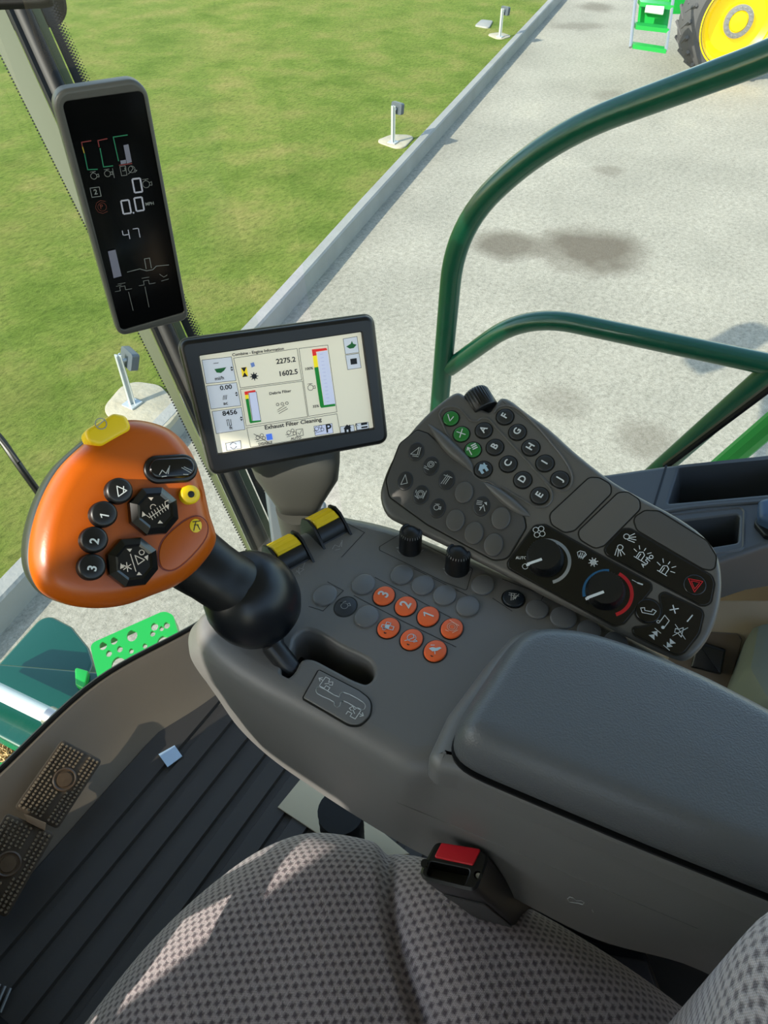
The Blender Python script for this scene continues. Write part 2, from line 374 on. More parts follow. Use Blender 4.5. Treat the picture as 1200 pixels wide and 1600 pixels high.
for i, p in enumerate(cl):
    t = (cl[min(i+1, len(cl)-1)]-cl[max(i-1, 0)]).normalized(); q = V((-t.y, t.x)); w = .115   # gravel side is to the left of travel (towards us)
    if q.dot(V((1, -1))) < 0: q = -q
    L.append([V((*(p), GZ-.05)), V((*(p+q*.0), CT-.015)), V((*(p+q*.015), CT)), V((*(p+q*(w-.015)), CT)), V((*(p+q*w), CT-.015)), V((*(p+q*(w+.02)), GZ-.05))])
mb.loft(L, False, False, closed=False)
tag(mb.build('trim_1', M_conc, ang=30), kind='structure')
# lawn on the far side of the kerb
mb = MB(); far = [V((-40, 60, CT-.02)), V((-40, -10, CT-.02))]
lawn = [V((*p, CT-.02)) for p in cl]+[V((lawn_x, lawn_y, CT-.02)) for lawn_x, lawn_y in ((-30, -10), (-30, 60))]
mb.add(lawn, [list(range(len(lawn)))])
tag(mb.build('lawn', M_grass, smooth=False, loc=(0, 0, CT-.02)), kind='structure')
# lawn flood lights
M_lens = mat('lamp_lens', (200, 205, 205), .2); M_lamp = mat('lamp_head_grey', (70, 78, 84), .4); M_post = mat('galvanised_post', (176, 182, 182), .45, .4)
def flood(x, y, label, lens_dir, pad):
    b = P(x, y, CT-.002); t = thing('lawn_floodlight', b, label, 'outdoor light', 'floodlights on the lawn')
    m = MB()
    for a in (0, math.pi/2): m.box(b+V((0, 0, .2)), (.05, .008, .4), Matrix.Rotation(a+.3, 3, 'Z'))
    m.box(b+V((0, 0, .007)), (.1, .1, .012)); m.build('post', M_post, t)
    d = V(lens_dir).normalized(); R = d.to_track_quat('X', 'Z').to_matrix(); hc = b+V((0, 0, .37))+d*.09
    m = MB(); m.tube([b+V((0, 0, .35)), hc], .012, 8); m.build('bracket', M_post, t)
    m = MB(); pl = Pl(hc, d, R @ V((0, 1, 0))); q = fillet([(-.08, -.06), (.08, -.06), (.08, .06), (-.08, .06)], .02)
    m.slab(pl, q, -.04, .015, .01); hd = m.build('lamp_head', M_lamp, t)
    m = MB(); m.slab(pl, fillet([(-.062, -.044), (.062, -.044), (.062, .044), (-.062, .044)], .01), .0155, .019); m.build('lens', M_lens, hd)
    return t
flood(207, 632, 'floodlight on a short post in the lawn, seen between joystick and tall display', (.9, -.3, -.35), 0)
flood(614, 223, 'short post floodlight beside the kerb in the middle of the lawn edge', (.85, -.2, -.1), 0)
flood(781, 58, 'farthest short post floodlight, near the top end of the kerb', (.85, -.3, -.1), 0)
M_foot = mat('footing_concrete', (172, 166, 148), .9, bump=(25, .6, .01), mottle=(14, (140, 132, 108)))
def pad(name, pts, z, h, label, cat, mt, group=None, r=.15):
    m = MB(); pl = Pl((0, 0, z), (0, 0, 1), (1, 0, 0)); m.slab(pl, fillet(pl.pxs(pts), r), -.03, h, .008, 2); return tag(m.build(name, mt), label, cat, group)
pad('concrete_pad', [(160, 640), (198, 595), (250, 603), (285, 640), (262, 668), (205, 690)], CT-.015, .012, 'pale concrete footing round the floodlight post nearest the cab', 'concrete pad', M_foot, 'footings of the floodlights')
pad('concrete_pad', [(586, 221), (612, 211), (650, 212), (628, 236)], CT-.015, .012, 'concrete footing round the floodlight post in the middle of the lawn edge', 'concrete pad', M_foot, 'footings of the floodlights', .1)
pad('concrete_pad', [(760, 54), (782, 51), (800, 57), (780, 63)], CT-.015, .012, 'concrete footing round the farthest floodlight post', 'concrete pad', M_foot, 'footings of the floodlights', .1)
pad('paving_slab', [(742, 41), (752, 32), (770, 34), (764, 45)], CT-.015, .02, 'small pale slab lying flat in the lawn near the farthest floodlight', 'slab', M_conc, None, .05)
# ---- tractor: wheel and ladder
WC = D(1151, 26, 10.6); WC.z = GZ+.76
wn_ = (CAM-WC); wn_.z = 0; wn_.normalize(); wn_ = Matrix.Rotation(math.radians(24), 3, 'Z') @ wn_
t = thing('tractor', (WC.x, WC.y, GZ), 'green tractor with a yellow wheel parked on the gravel, top right', 'tractor')
m = MB(); R = .76
m.lathe(WC-wn_*.30, wn_, [(.54, 0), (.66, -.01), (.73, .03), (R, .1), (R, .4), (.73, .5), (.66, .54), (.55, .52)], 64, cap0=True, cap1=False)
for k in range(24):
    for sgn in (0, 1):
        a = 2*math.pi*(k+sgn*.5)/24; u = wn_.orthogonal().normalized(); w = wn_.cross(u)
        c0 = WC+(u*math.cos(a)+w*math.sin(a))*(R+.01); c1 = WC+(u*math.cos(a+.17)+w*math.sin(a+.17))*(R-.0)
        o = wn_*(.22 if sgn else -.28); mid = -wn_*.03
        m.tube([c0+o-(c0-WC).normalized()*.018, c1+mid-(c0-WC).normalized()*.018], .028, 5)
m.build('tyre', M_tyre, t)
m = MB(); m.lathe(WC, wn_, [(.575, .20), (.585, .235), (.57, .24), (.55, .20), (.53, .14), (.50, .12), (.47, .13), (.44, .10), (.40, .05), (.22, .04), (.2, .09), (.13, .1), (.12, .12), (.0, .13)], 64, cap0=False)
rm = m.build('wheel_rim', M_wheel, t)
m = MB(); m.lathe(WC, wn_, [(.21, .08), (.21, .115), (.14, .12), (.14, .08)], 40)
for k in range(16):
    a = 2*math.pi*k/16; u = wn_.orthogonal().normalized(); w = wn_.cross(u); m.lathe(WC+(u*math.cos(a)+w*math.sin(a))*.178, wn_, [(.014, .11), (.014, .14)], 6)
m.build('hub_ring', M_steel, rm)
axd = -wn_
m = MB(); m.lathe(WC+axd*.2, axd, [(.12, 0), (.12, 1.2)], 20); m.box(WC+axd*1.1+V((0, 0, .35)), (1.6, .9, .8), Matrix.Rotation(math.atan2(wn_.y, wn_.x)+math.pi/2, 3, 'Z')); m.build('chassis', M_green, t)
lad = [D(996, -30, 9.9), D(985, 74, 9.9)]; lar = [D(1056, -30, 9.9), D(1040, 80, 9.9)]
m = MB()
m.tube(lad, .022, 8); m.tube(lar, .022, 8); m.build('ladder_rail', M_steel, t)
for q, (a, b, dep) in enumerate((((988, 76), (1040, 84), .16), ((993, 46), (1044, 52), .2), ((1000, 10), (1052, 16), .22))):
    a = D(*a, 9.9); b = D(*b, 9.9); d = (b-a).normalized(); bk = V((-d.y, d.x, 0)); bk = bk if bk.dot(FW) > 0 else -bk
    m = MB(); m.loft([[p, p+bk*dep, p+bk*dep+V((0, 0, .05)), p+V((0, 0, .05))] for p in (a, b)]); m.build('ladder_step', M_green, t, ang=20)
m = MB(); a = D(996, 42, 10.1); b = D(1046, 48, 10.1); c = D(1050, 10, 10.1); d_ = D(1000, 2, 10.1)
m.loft([[a, b, c, d_], [q+FW*.03 for q in (a, b, c, d_)]]); m.build('step_guard', M_green, t, ang=20)
m = MB(); a = D(1008, 18, 9.85); b = D(1036, 22, 9.85); c = D(1038, 10, 9.85); d_ = D(1010, 8, 9.85)
m.loft([[a, b, c, d_], [q+FW*.02 for q in (a, b, c, d_)]]); m.build('step_plate', mat('white_paint', (225, 228, 225), .5), t, ang=20)
# ---- handrail outside the right window
def bend(pts, r, n=8):
    """3-D polyline with rounded bends"""
    pts = [V(p) for p in pts]; out = [pts[0]]
    for i in range(1, len(pts)-1):
        p = pts[i]; a = (pts[i-1]-p); b = (pts[i+1]-p); t = min(r, a.length*.48, b.length*.48); a = p+a.normalized()*t; b = p+b.normalized()*t
        for k in range(n+1): s_ = k/n; out.append(a*(1-s_)**2+p*2*s_*(1-s_)+b*s_*s_)
    return out+[pts[-1]]
XR = 1.2
def onx(x, y, X=XR):
    d = ray(x, y); return CAM+d*((X-CAM.x)/d.x)
t = thing('handrail', onx(683, 640), 'dark green tubular handrail bent outside the right window', 'handrail')
m = MB(); m.tube(bend([onx(1330, 30), onx(1200, 88), onx(862, 212), onx(712, 352), onx(686, 640), onx(672, 800)], .16, 10), .0205, 18); m.build('upper_rail', M_dgreen, t)
m = MB(); m.tube(bend([onx(702, 575), onx(822, 489), onx(1205, 570), onx(1380, 606)], .1, 10), .018, 18); m.build('middle_rail', M_dgreen, t)
m = MB(); m.tube([onx(1215, 570), onx(1020, 742), onx(960, 800)], .0185, 16); m.build('diagonal_brace', M_dgreen, t)
# ---- machine front seen through the lower windshield
sz = -.45
t = thing('access_step', P(205, 1020, sz), 'bright green step plate with round holes, below the windshield', 'step')
pl = Pl((0, 0, sz), (0, 0, 1), (1, 0, 0)); m = MB()
out = ccw(fillet(pl.pxs([(142, 1010), (258, 958), (272, 965), (284, 1010), (215, 1080), (160, 1086)]), [.02, .03, .03, .02, .02, .02]))
holes = []
for x, y, r in ((163, 1013, .014), (180, 1005, .013), (208, 997, .020), (262, 981, .012), (243, 983, .014), (187, 1042, .026), (257, 1008, .024), (172, 1025, .011), (189, 1018, .011), (207, 1021, .009), (228, 1013, .009), (240, 994, .010), (254, 986, .009), (222, 1030, .012)):
    holes.append(ell(pl.px(x, y), r, r*.72, .8, 14))
m = MB(); holed(m, pl, out, holes, .012); m.loft([[pl.w(u, v, .012) for u, v in out], [pl.w(u, v, -.03) for u, v in offset(out, .004)]], False, False)
for h_ in holes: m.loft([[pl.w(u, v, .012) for u, v in h_], [pl.w(u, v, .004) for u, v in h_]], False, False)
m.build('step_plate', M_green, t)
M_tg = mat('deep_green_cover', (8, 70, 56), .25, coat=.4)
t = thing('feeder_cover', P(60, 1020, -.7), 'dark green rounded sheet metal cover partly behind a straight green panel', 'cover')
pl = Pl((0, 0, -.7), (0, 0, 1), (1, 0, 0)); m = MB(); m.slab(pl, fillet(pl.pxs([(-60, 1100), (70, 956), (112, 978), (138, 1010), (146, 1035), (120, 1100)]), .04), -.05, 0, .01); m.build('cover_sheet', M_tg, t)
t = thing('front_cover', P(60, 1080, -.55), 'dark green flat cover panel between the rounded cover and the pale hydraulic cylinder', 'cover')
pl = Pl((0, 0, -.55), (0, 0, 1), (1, 0, 0)); m = MB(); m.slab(pl, fillet(pl.pxs([(-80, 1028), (0, 1036), (168, 1050), (190, 1075), (90, 1200), (-80, 1110)]), .02), -.05, 0, .01); m.build('cover_sheet', M_tg, t)
m = MB(); m.slab(pl, fillet(pl.pxs([(120, 1048), (141, 1054), (135, 1082), (121, 1075)]), .005), .001, .02, .003); m.build('green_bracket', M_green, t)
t = thing('hydraulic_cylinder', P(40, 1100, -.45), 'pale grey hydraulic cylinder above green tubes, lower left outside', 'hydraulic cylinder')
m = MB(); m.tube([P(-60, 1052, -.45), P(80, 1120, -.45)], .021, 20); m.build('barrel', mat('pale_barrel', (180, 190, 188), .4), t)
m = MB(); m.tube([P(76, 1118, -.45), P(93, 1127, -.45)], .025, 20); m.build('end_cap', M_steel, t)
m = MB(); m.tube([P(88, 1124, -.45), P(135, 1130, -.5)], .010, 12); m.build('rod', M_steel, t)
t = thing('green_frame', P(30, 1130, -.63), 'bright green frame bar and tube under the pale hydraulic cylinder', 'machine frame')
m = MB(); m.slab(Pl((0, 0, -.63), (0, 0, 1), (1, 0, 0)), Pl((0, 0, -.63), (0, 0, 1), (1, 0, 0)).pxs([(-80, 1065), (100, 1142), (78, 1170), (-80, 1105)]), -.06, 0, .005); m.build('frame_bar', M_green, t)
m = MB(); m.tube([P(20, 1128, -.64), P(85, 1150, -.64)], .018, 12); m.build('tube', M_green, t)
m = MB(); m.slab(Pl((0, 0, -.75), (0, 0, 1), (1, 0, 0)), Pl((0, 0, -.75), (0, 0, 1), (1, 0, 0)).pxs([(-90, 1215), (10, 1188), (30, 1210), (30, 1260), (-90, 1300)]), -.06, 0, .005); m.build('lower_panel', M_green, t)
m = MB(); pl = Pl((0, 0, -.88), (0, 0, 1), (1, 0, 0)); m.slab(pl, pl.pxs([(-200, 1100), (100, 1150), (60, 1290), (-200, 1330)]), -.05, 0, .004)
tag(m.build('deck_plate', mat('worn_deck_grey', (104, 122, 112), .7, mottle=(8, (86, 98, 90)))), 'worn grey deck plate below the green frame, lower left outside', 'deck plate')
m = MB(); rc = P(4, 1172, -.858)
for k in range(420):
    a = random.uniform(0, 6.28); r_ = random.gauss(0, .04); c = rc+V((math.cos(a)*r_, math.sin(a)*r_, random.uniform(0, .035))); d = V((random.uniform(-1, 1), random.uniform(-1, 1), random.uniform(-.3, .3))).normalized()*.02
    m.tube([c-d, c+d], .0018, 3)
tag(m.build('chaff_heap', mat('straw', (190, 160, 110), .9), smooth=False), 'small heap of straw chaff on the grey deck plate', 'chaff', kind='stuff')
# ================================================================== CAB SHELL
FZ = 0.0
M_wall = mat('cab_liner', (190, 184, 172), .7); M_frame = mat('cab_frame_black', (7, 9, 10), .5, spec=.25)
wsb = [(-.82, .72), (-.6, .79), (-.3, .825), (0, .83), (.14, .822), (.35, .812), (.525, .745), (.66, .70), (.80, .66)]     # foot of the windshield in plan
wsc = smooth_loop(wsb, 8, False)
mb = MB(); fl = [V((-.85, -.95, -.06)), V((1.0, -.95, -.06)), V((1.0, .10, -.06)), V((.66, .30, -.06)), V((.62, .66, -.06))]+[V((*p, -.06)) for p in wsc[::-1] if p.x < .6]
mb.loft([fl, [v+V((0, 0, .055)) for v in fl]]); tag(mb.build('floor', M_beige, ang=20), kind='structure')
# moulded front ledge between mat and glass
mb = MB(); A = []
for p in wsc:
    q = V(p); n_ = (V((0, .2))-q).normalized()
    A.append([V((*(q), .10)), V((*(q+n_*.012), .105)), V((*(q+n_*.03), .088)), V((*(q+n_*.07), .04)), V((*(q+n_*.12), .012)), V((*(q+n_*.18), .004)), V((*(q+n_*.18), -.004)), V((*(q), -.004))])
mb.loft(A, True, True); tag(mb.build('trim_2', mat('ledge_plastic', (122, 110, 96), .38, bump=(300, .2, .0004)), ang=50), kind='structure')
mb = MB(); mb.tube([V((*p, .104)) for p in wsc], .005, 8); tag(mb.build('trim_3', M_blk), kind='structure')
# windshield: leans out towards the top
M_gl = glass('tinted_glass', (.91, .95, .91), .7)
TZ = 1.72
mb = MB(); th = .005; G = []
for p in wsc:
    q = V(p); o = (q-V((0, -.4))).normalized(); L = []
    for k in range(7):
        z = .104+(TZ-.104)*k/6; e = o*(.30*(k/6)**.8*(1 if abs(q.x) < .6 else .8)); L.append(V((q.x+e.x*.35, q.y+e.y, z)))
    G.append(L)
for i in range(len(G)-1):
    for k in range(6): pass
mb.loft(G, False, False, closed=False); w = tag(mb.build('window_1', M_gl, ang=60), kind='structure')
# right side: sill, window
def side(y): return .90+.035*max(0, (.2-y))
sill_z = lambda y: .50+.28*max(0, min(1, (.14-y)/.8))
mb = MB(); mb.add([(.99, .70, -.05), (.99, .12, -.05), (.99, .10, .40), (.97, -.95, .55), (1.02, -.95, TZ), (.98, .86, TZ)], [[0, 1, 2, 3, 4, 5]])
tag(mb.build('window_2', M_gl, smooth=False), kind='structure')
mb = MB(); mb.loft([[(.985, .10, -.05), (.985, -.95, -.05), (.965, -.95, .56), (.985, .10, .40)], [(1.01, .10, -.05), (1.01, -.95, -.05), (.99, -.95, .56), (1.01, .10, .40)]])
tag(mb.build('wall_right', M_beige, ang=20), kind='structure')
mb = MB(); mb.box((.075, -.97, .40), (1.9, .04, .94)); mb.box((.075, -.97, 1.72), (1.9, .04, .10)); tag(mb.build('wall_back', M_wall, smooth=False), kind='structure')
# unseen left wall, closed against the sun; front slot shapes the seat patch
mb = MB(); X0, X1 = -.88, -.84
def wl_(y0, y1, z0, z1): mb.box((-.86, (y0+y1)/2, (z0+z1)/2), (.04, y1-y0, z1-z0))
LW = [(-.95, .72, -.05, .60), (-.95, -.88, .60, TZ), (-.88, -.20, 1.62, TZ), (-.20, .60, .60, TZ), (.60, .72, .60, .90), (.60, .72, 1.34, TZ)]
for q in LW: wl_(*q)
tag(mb.build('wall_left', M_wall, smooth=False), kind='structure')
mb = MB(); mb.box((.06, .06, TZ+.04), (1.98, 2.12, .06)); tag(mb.build('ceiling', M_wall, smooth=False), kind='structure')
# ---- front right corner post
B0 = P(432, 905, -.02); T0 = D(-4, -62, 1.38)
ax = (T0-B0).normalized(); sd = ax.cross(CAM-B0).normalized(); fr = ax.cross(sd).normalized()
if fr.dot(CAM-B0) < 0: fr = -fr
def postprof(c, k=1):
    return [c+sd*a*k+fr*b*k for a, b in ((-.024, 0), (-.023, .010), (-.018, .016), (-.010, .013), (-.004, .018), (.008, .021), (.016, .018), (.021, .010), (.021, -.01), (-.024, -.01))]
mb = MB(); mb.loft([postprof(B0), postprof(T0)]); tag(mb.build('trim_4', M_frame, ang=40), kind='structure')
M_seal = mat('olive_seal', (70, 78, 52), .4)
mb = MB(); mb.loft([[c+sd*a+fr*b for a, b in ((-w_, -.02), (-w_, -.008), (-.025, .002), (-.025, -.02))] for c, w_ in ((B0, .030), (T0, .072))]); mb.loft([[c+sd*a+fr*b for a, b in ((.0215, -.02), (.0215, .004), (.036, .002), (.036, -.02))] for c in (B0, T0)])
tag(mb.build('trim_5', M_seal, ang=40), kind='structure')
# dotted black frit along the glass edge beside the post
mb = MB(); Lp = (T0-B0).length; Nn = int(Lp/.0062)
for i in range(Nn):
    for j in range(4):
        r_ = .0030*(1-j*.2); c = B0+ax*(.0062*(i+.5*(j % 2)))+sd*(.056+j*.0042)+fr*(-.012)
        mb.add([c+sd*(r_*math.cos(a))+ax*(r_*math.sin(a)) for a in [k*math.pi/3 for k in range(6)]], [[0, 1, 2, 3, 4, 5]])
for i in range(Nn):
    for j in range(1):
        r_ = .0020*(1-j*.2); c = B0+ax*(.0062*(i+.5*(j % 2)))-sd*(.0315+.042*i/Nn)+fr*(-.012)
        mb.add([c+sd*(r_*math.cos(a))+ax*(r_*math.sin(a)) for a in [k*math.pi/3 for k in range(6)]], [[0, 1, 2, 3, 4, 5]])
mb.loft([[c+sd*a+fr*b for a, b in ((.039, -.013), (.039, -.012), (.054, -.012), (.054, -.013))] for c in (B0, T0)]); tag(mb.build('trim_6', M_blk, smooth=False), kind='structure')
# black bracket at the top left of the post and the mirror arm behind it
t = thing('post_bracket', D(40, 0, 1.15), 'black bracket across the top of the corner post', 'bracket')
pl = Pl(D(40, -10, 1.02), -FW, RT); m = MB(); m.slab(pl, fillet(pl.pxs([(-60, -60), (78, -60), (78, 1), (60, 4), (-60, 8)]), .006), -.012, 0, .004); m.build('bracket_body', mat('bracket_black', (5, 5, 6), .7, spec=.2), t)
t = thing('mirror_housing', D(95, 40, 1.8), 'dark rounded mirror housing peeking out behind the corner post', 'mirror')
c = D(95, 40, 1.8)+V((0, 0, .26))-RT*.11; mpl = Pl(c, V((-.6, -.8, 0)), (0, 0, 1)); m = MB()
q = fillet([(-.27, -.13), (.27, -.13), (.27, .13), (-.27, .13)], .05, 6)
m.loft([[mpl.w(u, v, h_) for u, v in offset(ccw(q), -d_)] for d_, h_ in ((.05, -.26), (.02, -.22), (0, -.15), (0, 0), (.006, .006))])
m.build('housing', M_frame, t)
# rail of the right window (dark slanted seal, green bar beyond)
m = MB(); a = onx(1040, 728, .95); b = onx(1290, 540, .95); m.tube([a, b], .006, 8); tag(m.build('window_seal', M_blk), 'thin dark slanted window seal above the storage trays', 'seal')
m = MB(); a = onx(1120, 735, 1.35); b = onx(1290, 590, 1.35); m.tube([a, b], .022, 10); tag(m.build('outer_rail', M_green), 'bright green bar outside, behind the slanted window seal', 'rail')
# wiper arm outside at left
m = MB(); m.tube(bend([D(-30, 655, 1.3), D(0, 683, 1.3), D(28, 725, 1.3), D(75, 790, 1.35)], .03, 6), .0065, 10); m.tube([D(-30, 645, 1.29), D(30, 722, 1.29)], .0035, 8)
tag(m.build('wiper_arm', M_blk), 'thin black wiper arm outside the glass left of the joystick', 'wiper')
# ================================================================== FLOOR MAT, PEDALS, PAPER
mb = MB(); prof = []; y = -.30; g0 = .635
ys = []
k = 0; yy = g0
prof.append((.70, .012)); prof.append((.70-.004, .016))
while yy > -.28:
    prof += [(yy+.0085, .016), (yy+.006, .010), (yy-.006, .010), (yy-.0085, .016)]; yy -= .0465
prof.append((-.3, .016)); prof.append((-.3, 0)); prof.append((.70, 0))
mb.loft([[V((x, a, b)) for a, b in prof] for x in (-.10, .56)])
t = mb.build('floor_mat', M_mat, ang=20); tag(t, 'dark ribbed rubber mat covering the cab floor', 'floor mat')
mb = MB(); mb.box((-.28, .2, .008), (.358, 1.0, .016)); tag(mb.build('floor_panel', M_mat, smooth=False), 'plain dark rubber panel left of the ribbed mat', 'floor panel')
mb = MB(); pl = Pl((0, 0, .018), (0, 0, 1), (1, 0, 0)); mb.slab(pl, pl.pxs([(248, 1179), (273, 1165), (285, 1182), (262, 1199)]), 0, .0015)
tag(mb.build('paper_scrap', mat('pale_blue_paper', (196, 220, 245), .8), smooth=False), 'small pale blue square scrap of paper on the ribbed mat', 'paper')
M_ped = mat('pedal_rubber', (84, 72, 60), .42)
def pedal(c4, boss, z, label):
    pl = Pl(P(*c4[0], z+.06), (-.12, -.55, .83), (1, 0, 0)); c = pl.pxs(c4)
    t = thing('foot_pedal', (*pl.w(*c[3]).to_2d(), .016), label, 'pedal', 'brake pedals side by side')
    m = MB(); o = fillet(c, .006); m.slab(pl, o, -.012, 0, .002, 2); pp = m.build('pedal_plate', M_ped, t)
    m = MB(); A, B_, C_, D_ = [V(q) for q in c]
    bc = V(pl.px(*boss))
    nu, nv = 20, 10
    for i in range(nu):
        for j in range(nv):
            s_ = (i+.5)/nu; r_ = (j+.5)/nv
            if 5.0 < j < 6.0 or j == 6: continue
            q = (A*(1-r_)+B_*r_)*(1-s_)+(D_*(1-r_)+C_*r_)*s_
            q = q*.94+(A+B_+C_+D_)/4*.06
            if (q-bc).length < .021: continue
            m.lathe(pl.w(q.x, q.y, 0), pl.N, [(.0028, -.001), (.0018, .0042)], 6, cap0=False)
    x = m.build('grip_studs', mat('stud_glint_rubber', (140, 122, 100), .4), pp); x['kind'] = 'stuff'  # studs coloured paler than the pedal to stand in for sun glints
    m = MB(); m.lathe(pl.w(bc.x, bc.y, 0), pl.N, [(.0185, -.001), (.0185, .003), (.0165, .004), (.0145, .003), (.0145, .002), (.012, .002), (.011, .005), (0, .0055)], 32, cap0=False); m.build('boss', mat('pedal_boss', (96, 76, 58), .35), pp)
    m = MB(); cc = sum((V(q) for q in c), V((0, 0)))/4; a = pl.w(cc.x, cc.y, -.01); m.tube([a, V((a.x, a.y+.05, .02)), V((a.x, a.y+.05, -.002))], .012, 8); m.build('pedal_arm', M_blk, t)
    return t
pedal([(97, 1155), (160, 1188), (90, 1296), (22, 1262)], (101, 1218), .06, 'ribbed rubber foot pedal in sunlight, upper one of the pair')
pedal([(10, 1270), (86, 1302), (10, 1435), (-60, 1400)], (13, 1350), .06, 'ribbed rubber foot pedal cut by the left edge of the photo')
t = thing('pedal_link', P(60, 1285, .07), 'tan metal latch strip joining the two foot pedals', 'latch')
pl = Pl(P(60, 1285, .10), (-.12, -.55, .83), (1, 0, 0)); m = MB(); m.slab(pl, pl.pxs([(38, 1272), (72, 1286), (70, 1298), (42, 1284)]), -.01, .004, .001, 2); m.build('latch_strip', mat('tan_metal', (150, 120, 92), .45), t)
pl = Pl((0, 0, .0165), (0, 0, 1), (1, 0, 0)); m = MB(); m.slab(pl, pl.pxs([(434, 1262), (474, 1213), (520, 1238), (640, 1335), (560, 1345)]), 0, .003, .001, 2)  # sheet laid on the floor; its cream colour stands for a sun patch
tag(m.build('painted_sun_patch', mat('sunlit_floor_cream', (206, 190, 158), .55)), 'cream sheet painted as a sunlit patch of floor between the ribbed mat and the seat, under the console', 'painted sun patch')
t = thing('floor_vent', P(5, 1565, .02), 'ribbed bright vent strip on the floor, bottom left corner', 'vent')
for k in range(6):
    m = MB(); a = P(-26+k*8.5, 1528+k*3.2, .02); b = P(-42+k*8.5, 1566+k*3.2, .02); m.tube([a, b], .0022, 6); m.build('vent_rib', M_steel, t)
t = thing('sun_blocker_box', (-.29, .68, .016), 'unseen dark box added at the windshield foot to block sun from the floor', 'sun blocker')  # out of view; put in to keep direct sun off the mat
m = MB(); m.slab(Pl((0, 0, .016), (0, 0, 1), (1, 0, 0)), fillet([(-.52, .60), (-.07, .60), (-.035, .70), (-.035, .805), (-.30, .80), (-.52, .775)], .02), 0, .86, .02); m.build('blocker_body', M_blk, t)
# ================================================================== STEERING COLUMN (left of the view)
t = thing('steering_column', (-.17, .50, .016), 'steering column with wheel in front of the seat, left of the view', 'steering column')
m = MB(); m.loft([[V((-.17+a*w, .53-h*.15+b*d, .016+h)) for a, b in ((-1, -1), (1, -1), (1, 1), (-1, 1))] for h, w, d in ((0, .09, .07), (.1, .07, .06), (.45, .05, .045), (.6, .06, .05))]); m.build('column_cover', M_blk, t, ang=30)
m = MB(); cc = V((-.20, .40, .68)); nn = V((0, -.5, .86)).normalized(); ring = [cc+V((1, 0, 0))*(.17*math.cos(a))+nn.cross(V((1, 0, 0)))*(.17*math.sin(a)) for a in [2*math.pi*k/40 for k in range(41)]]
m.tube(ring, .014, 10, caps=False); m.build('wheel_ring', M_blk, t)
for a in (90, 210, 330):
    m = MB(); a = math.radians(a); m.tube([cc-nn*.02, cc+(V((1, 0, 0))*math.cos(a)+nn.cross(V((1, 0, 0)))*math.sin(a))*.168], .012, 8); m.build('spoke', M_blk, t)
m = MB(); m.lathe(cc-nn*.06, nn, [(.05, 0), (.055, .03), (.045, .05)], 24); m.build('hub', M_blk, t)
# ================================================================== SEAT
t = thing('driver_seat', (0, 0, .0), 'driver seat in grey spotted woven fabric, bottom of the photo', 'seat')
def world2(px): return [P(x, y, z).to_2d() for x, y, z in px]
# plan outline of the cushion at its widest height, front corners from the photo
co = [(.262, .145), (.262, .165), (.250, .200), (.228, .238), (.190, .268), (.135, .290), (.07, .305), (0, .310), (-.08, .308), (-.16, .29), (-.22, .25), (-.25, .19), (-.26, .10), (-.265, 0), (-.27, -.15), (-.26, -.28), (-.1, -.30), (.1, -.30), (.25, -.28), (.275, -.15), (.280, -.05), (.275, .05), (.268, .115)]
co = smooth_loop(co, 14); cen = V((0, .0))
crease = smooth_loop([P(602, 1300, .47).to_2d(), P(609, 1350, .5).to_2d(), P(612, 1410, .5).to_2d(), P(622, 1470, .5).to_2d(), P(640, 1530, .5).to_2d(), P(662, 1600, .5).to_2d(), P(700, 1700, .5).to_2d(), P(760, 1900, .5).to_2d()], 6, False)
def cushz(p, s_):
    d = 9; side_ = 0
    for a, b in zip(crease, crease[1:]):
        ab = b-a; tt = max(0, min(1, (p-a).dot(ab)/ab.length_squared)); q = a+ab*tt; e = (p-q).length
        if e < d: d = e; side_ = ab.x*(p-a).y-ab.y*(p-a).x
    z = .50-.02*(p.length/.3)**2
    if side_ > 0: z += .020*(1-math.exp(-(d/.03)**2))     # bolster outside the crease
    else: z += .008*(1-math.exp(-(d/.05)**2))
    return z-.016*math.exp(-(d/.0075)**2)
ks = [0.02+.98*((i/60)) for i in range(61)]
L = []; uv = []
def rnd(k): return k
m = MB()
for k in [i/64 for i in range(1, 65)]:
    lp = []
    for p in co:
        q = cen+(p-cen)*k; e = max(0, (k-.80)/.20); drop = .055*(1-math.sqrt(max(0, 1-e*e)))*1.0
        lp.append(V((q.x, q.y, cushz(q, k)-drop))); r0 = (p-cen).length; qq = q+(p-cen).normalized()*drop*1.0; uv.append((qq.x, qq.y))
    L.append(lp)
for dz, k in ((.03, 1.0), (.06, .99), (.10, .975), (.13, .95)):
    lp = []
    for p in co:
        q = cen+(p-cen)*k; lp.append(V((q.x, q.y, cushz(cen+(p-cen), 1)-.055-dz))); qq = p+(p-cen).normalized()*(.055+dz); uv.append((qq.x, qq.y))
    L.append(lp)
m.loft(L, False, True); n0 = len(co); k0 = len(m.v); m.v.append(V((0, 0, cushz(V((0, 0)), 0)))); uv.append((0, 0))
for j in range(n0): m.f.append([k0, j, (j+1) % n0][::-1]); m.m.append(0)
m.uv = uv; o = m.build('seat_cushion', M_fab, t, ang=80)
m = MB(); m.loft([[V((cen.x+(p.x)*.93, p.y*.93, z)) for p in co] for z in (.22, .37)]); m.build('seat_base', M_blk, t)
m = MB(); m.loft([[V((x*.16, y*.16, z)) for x, y in ell((0, 0), 1)] for z in (.0, .22)]); m.build('pedestal', M_blk, t)
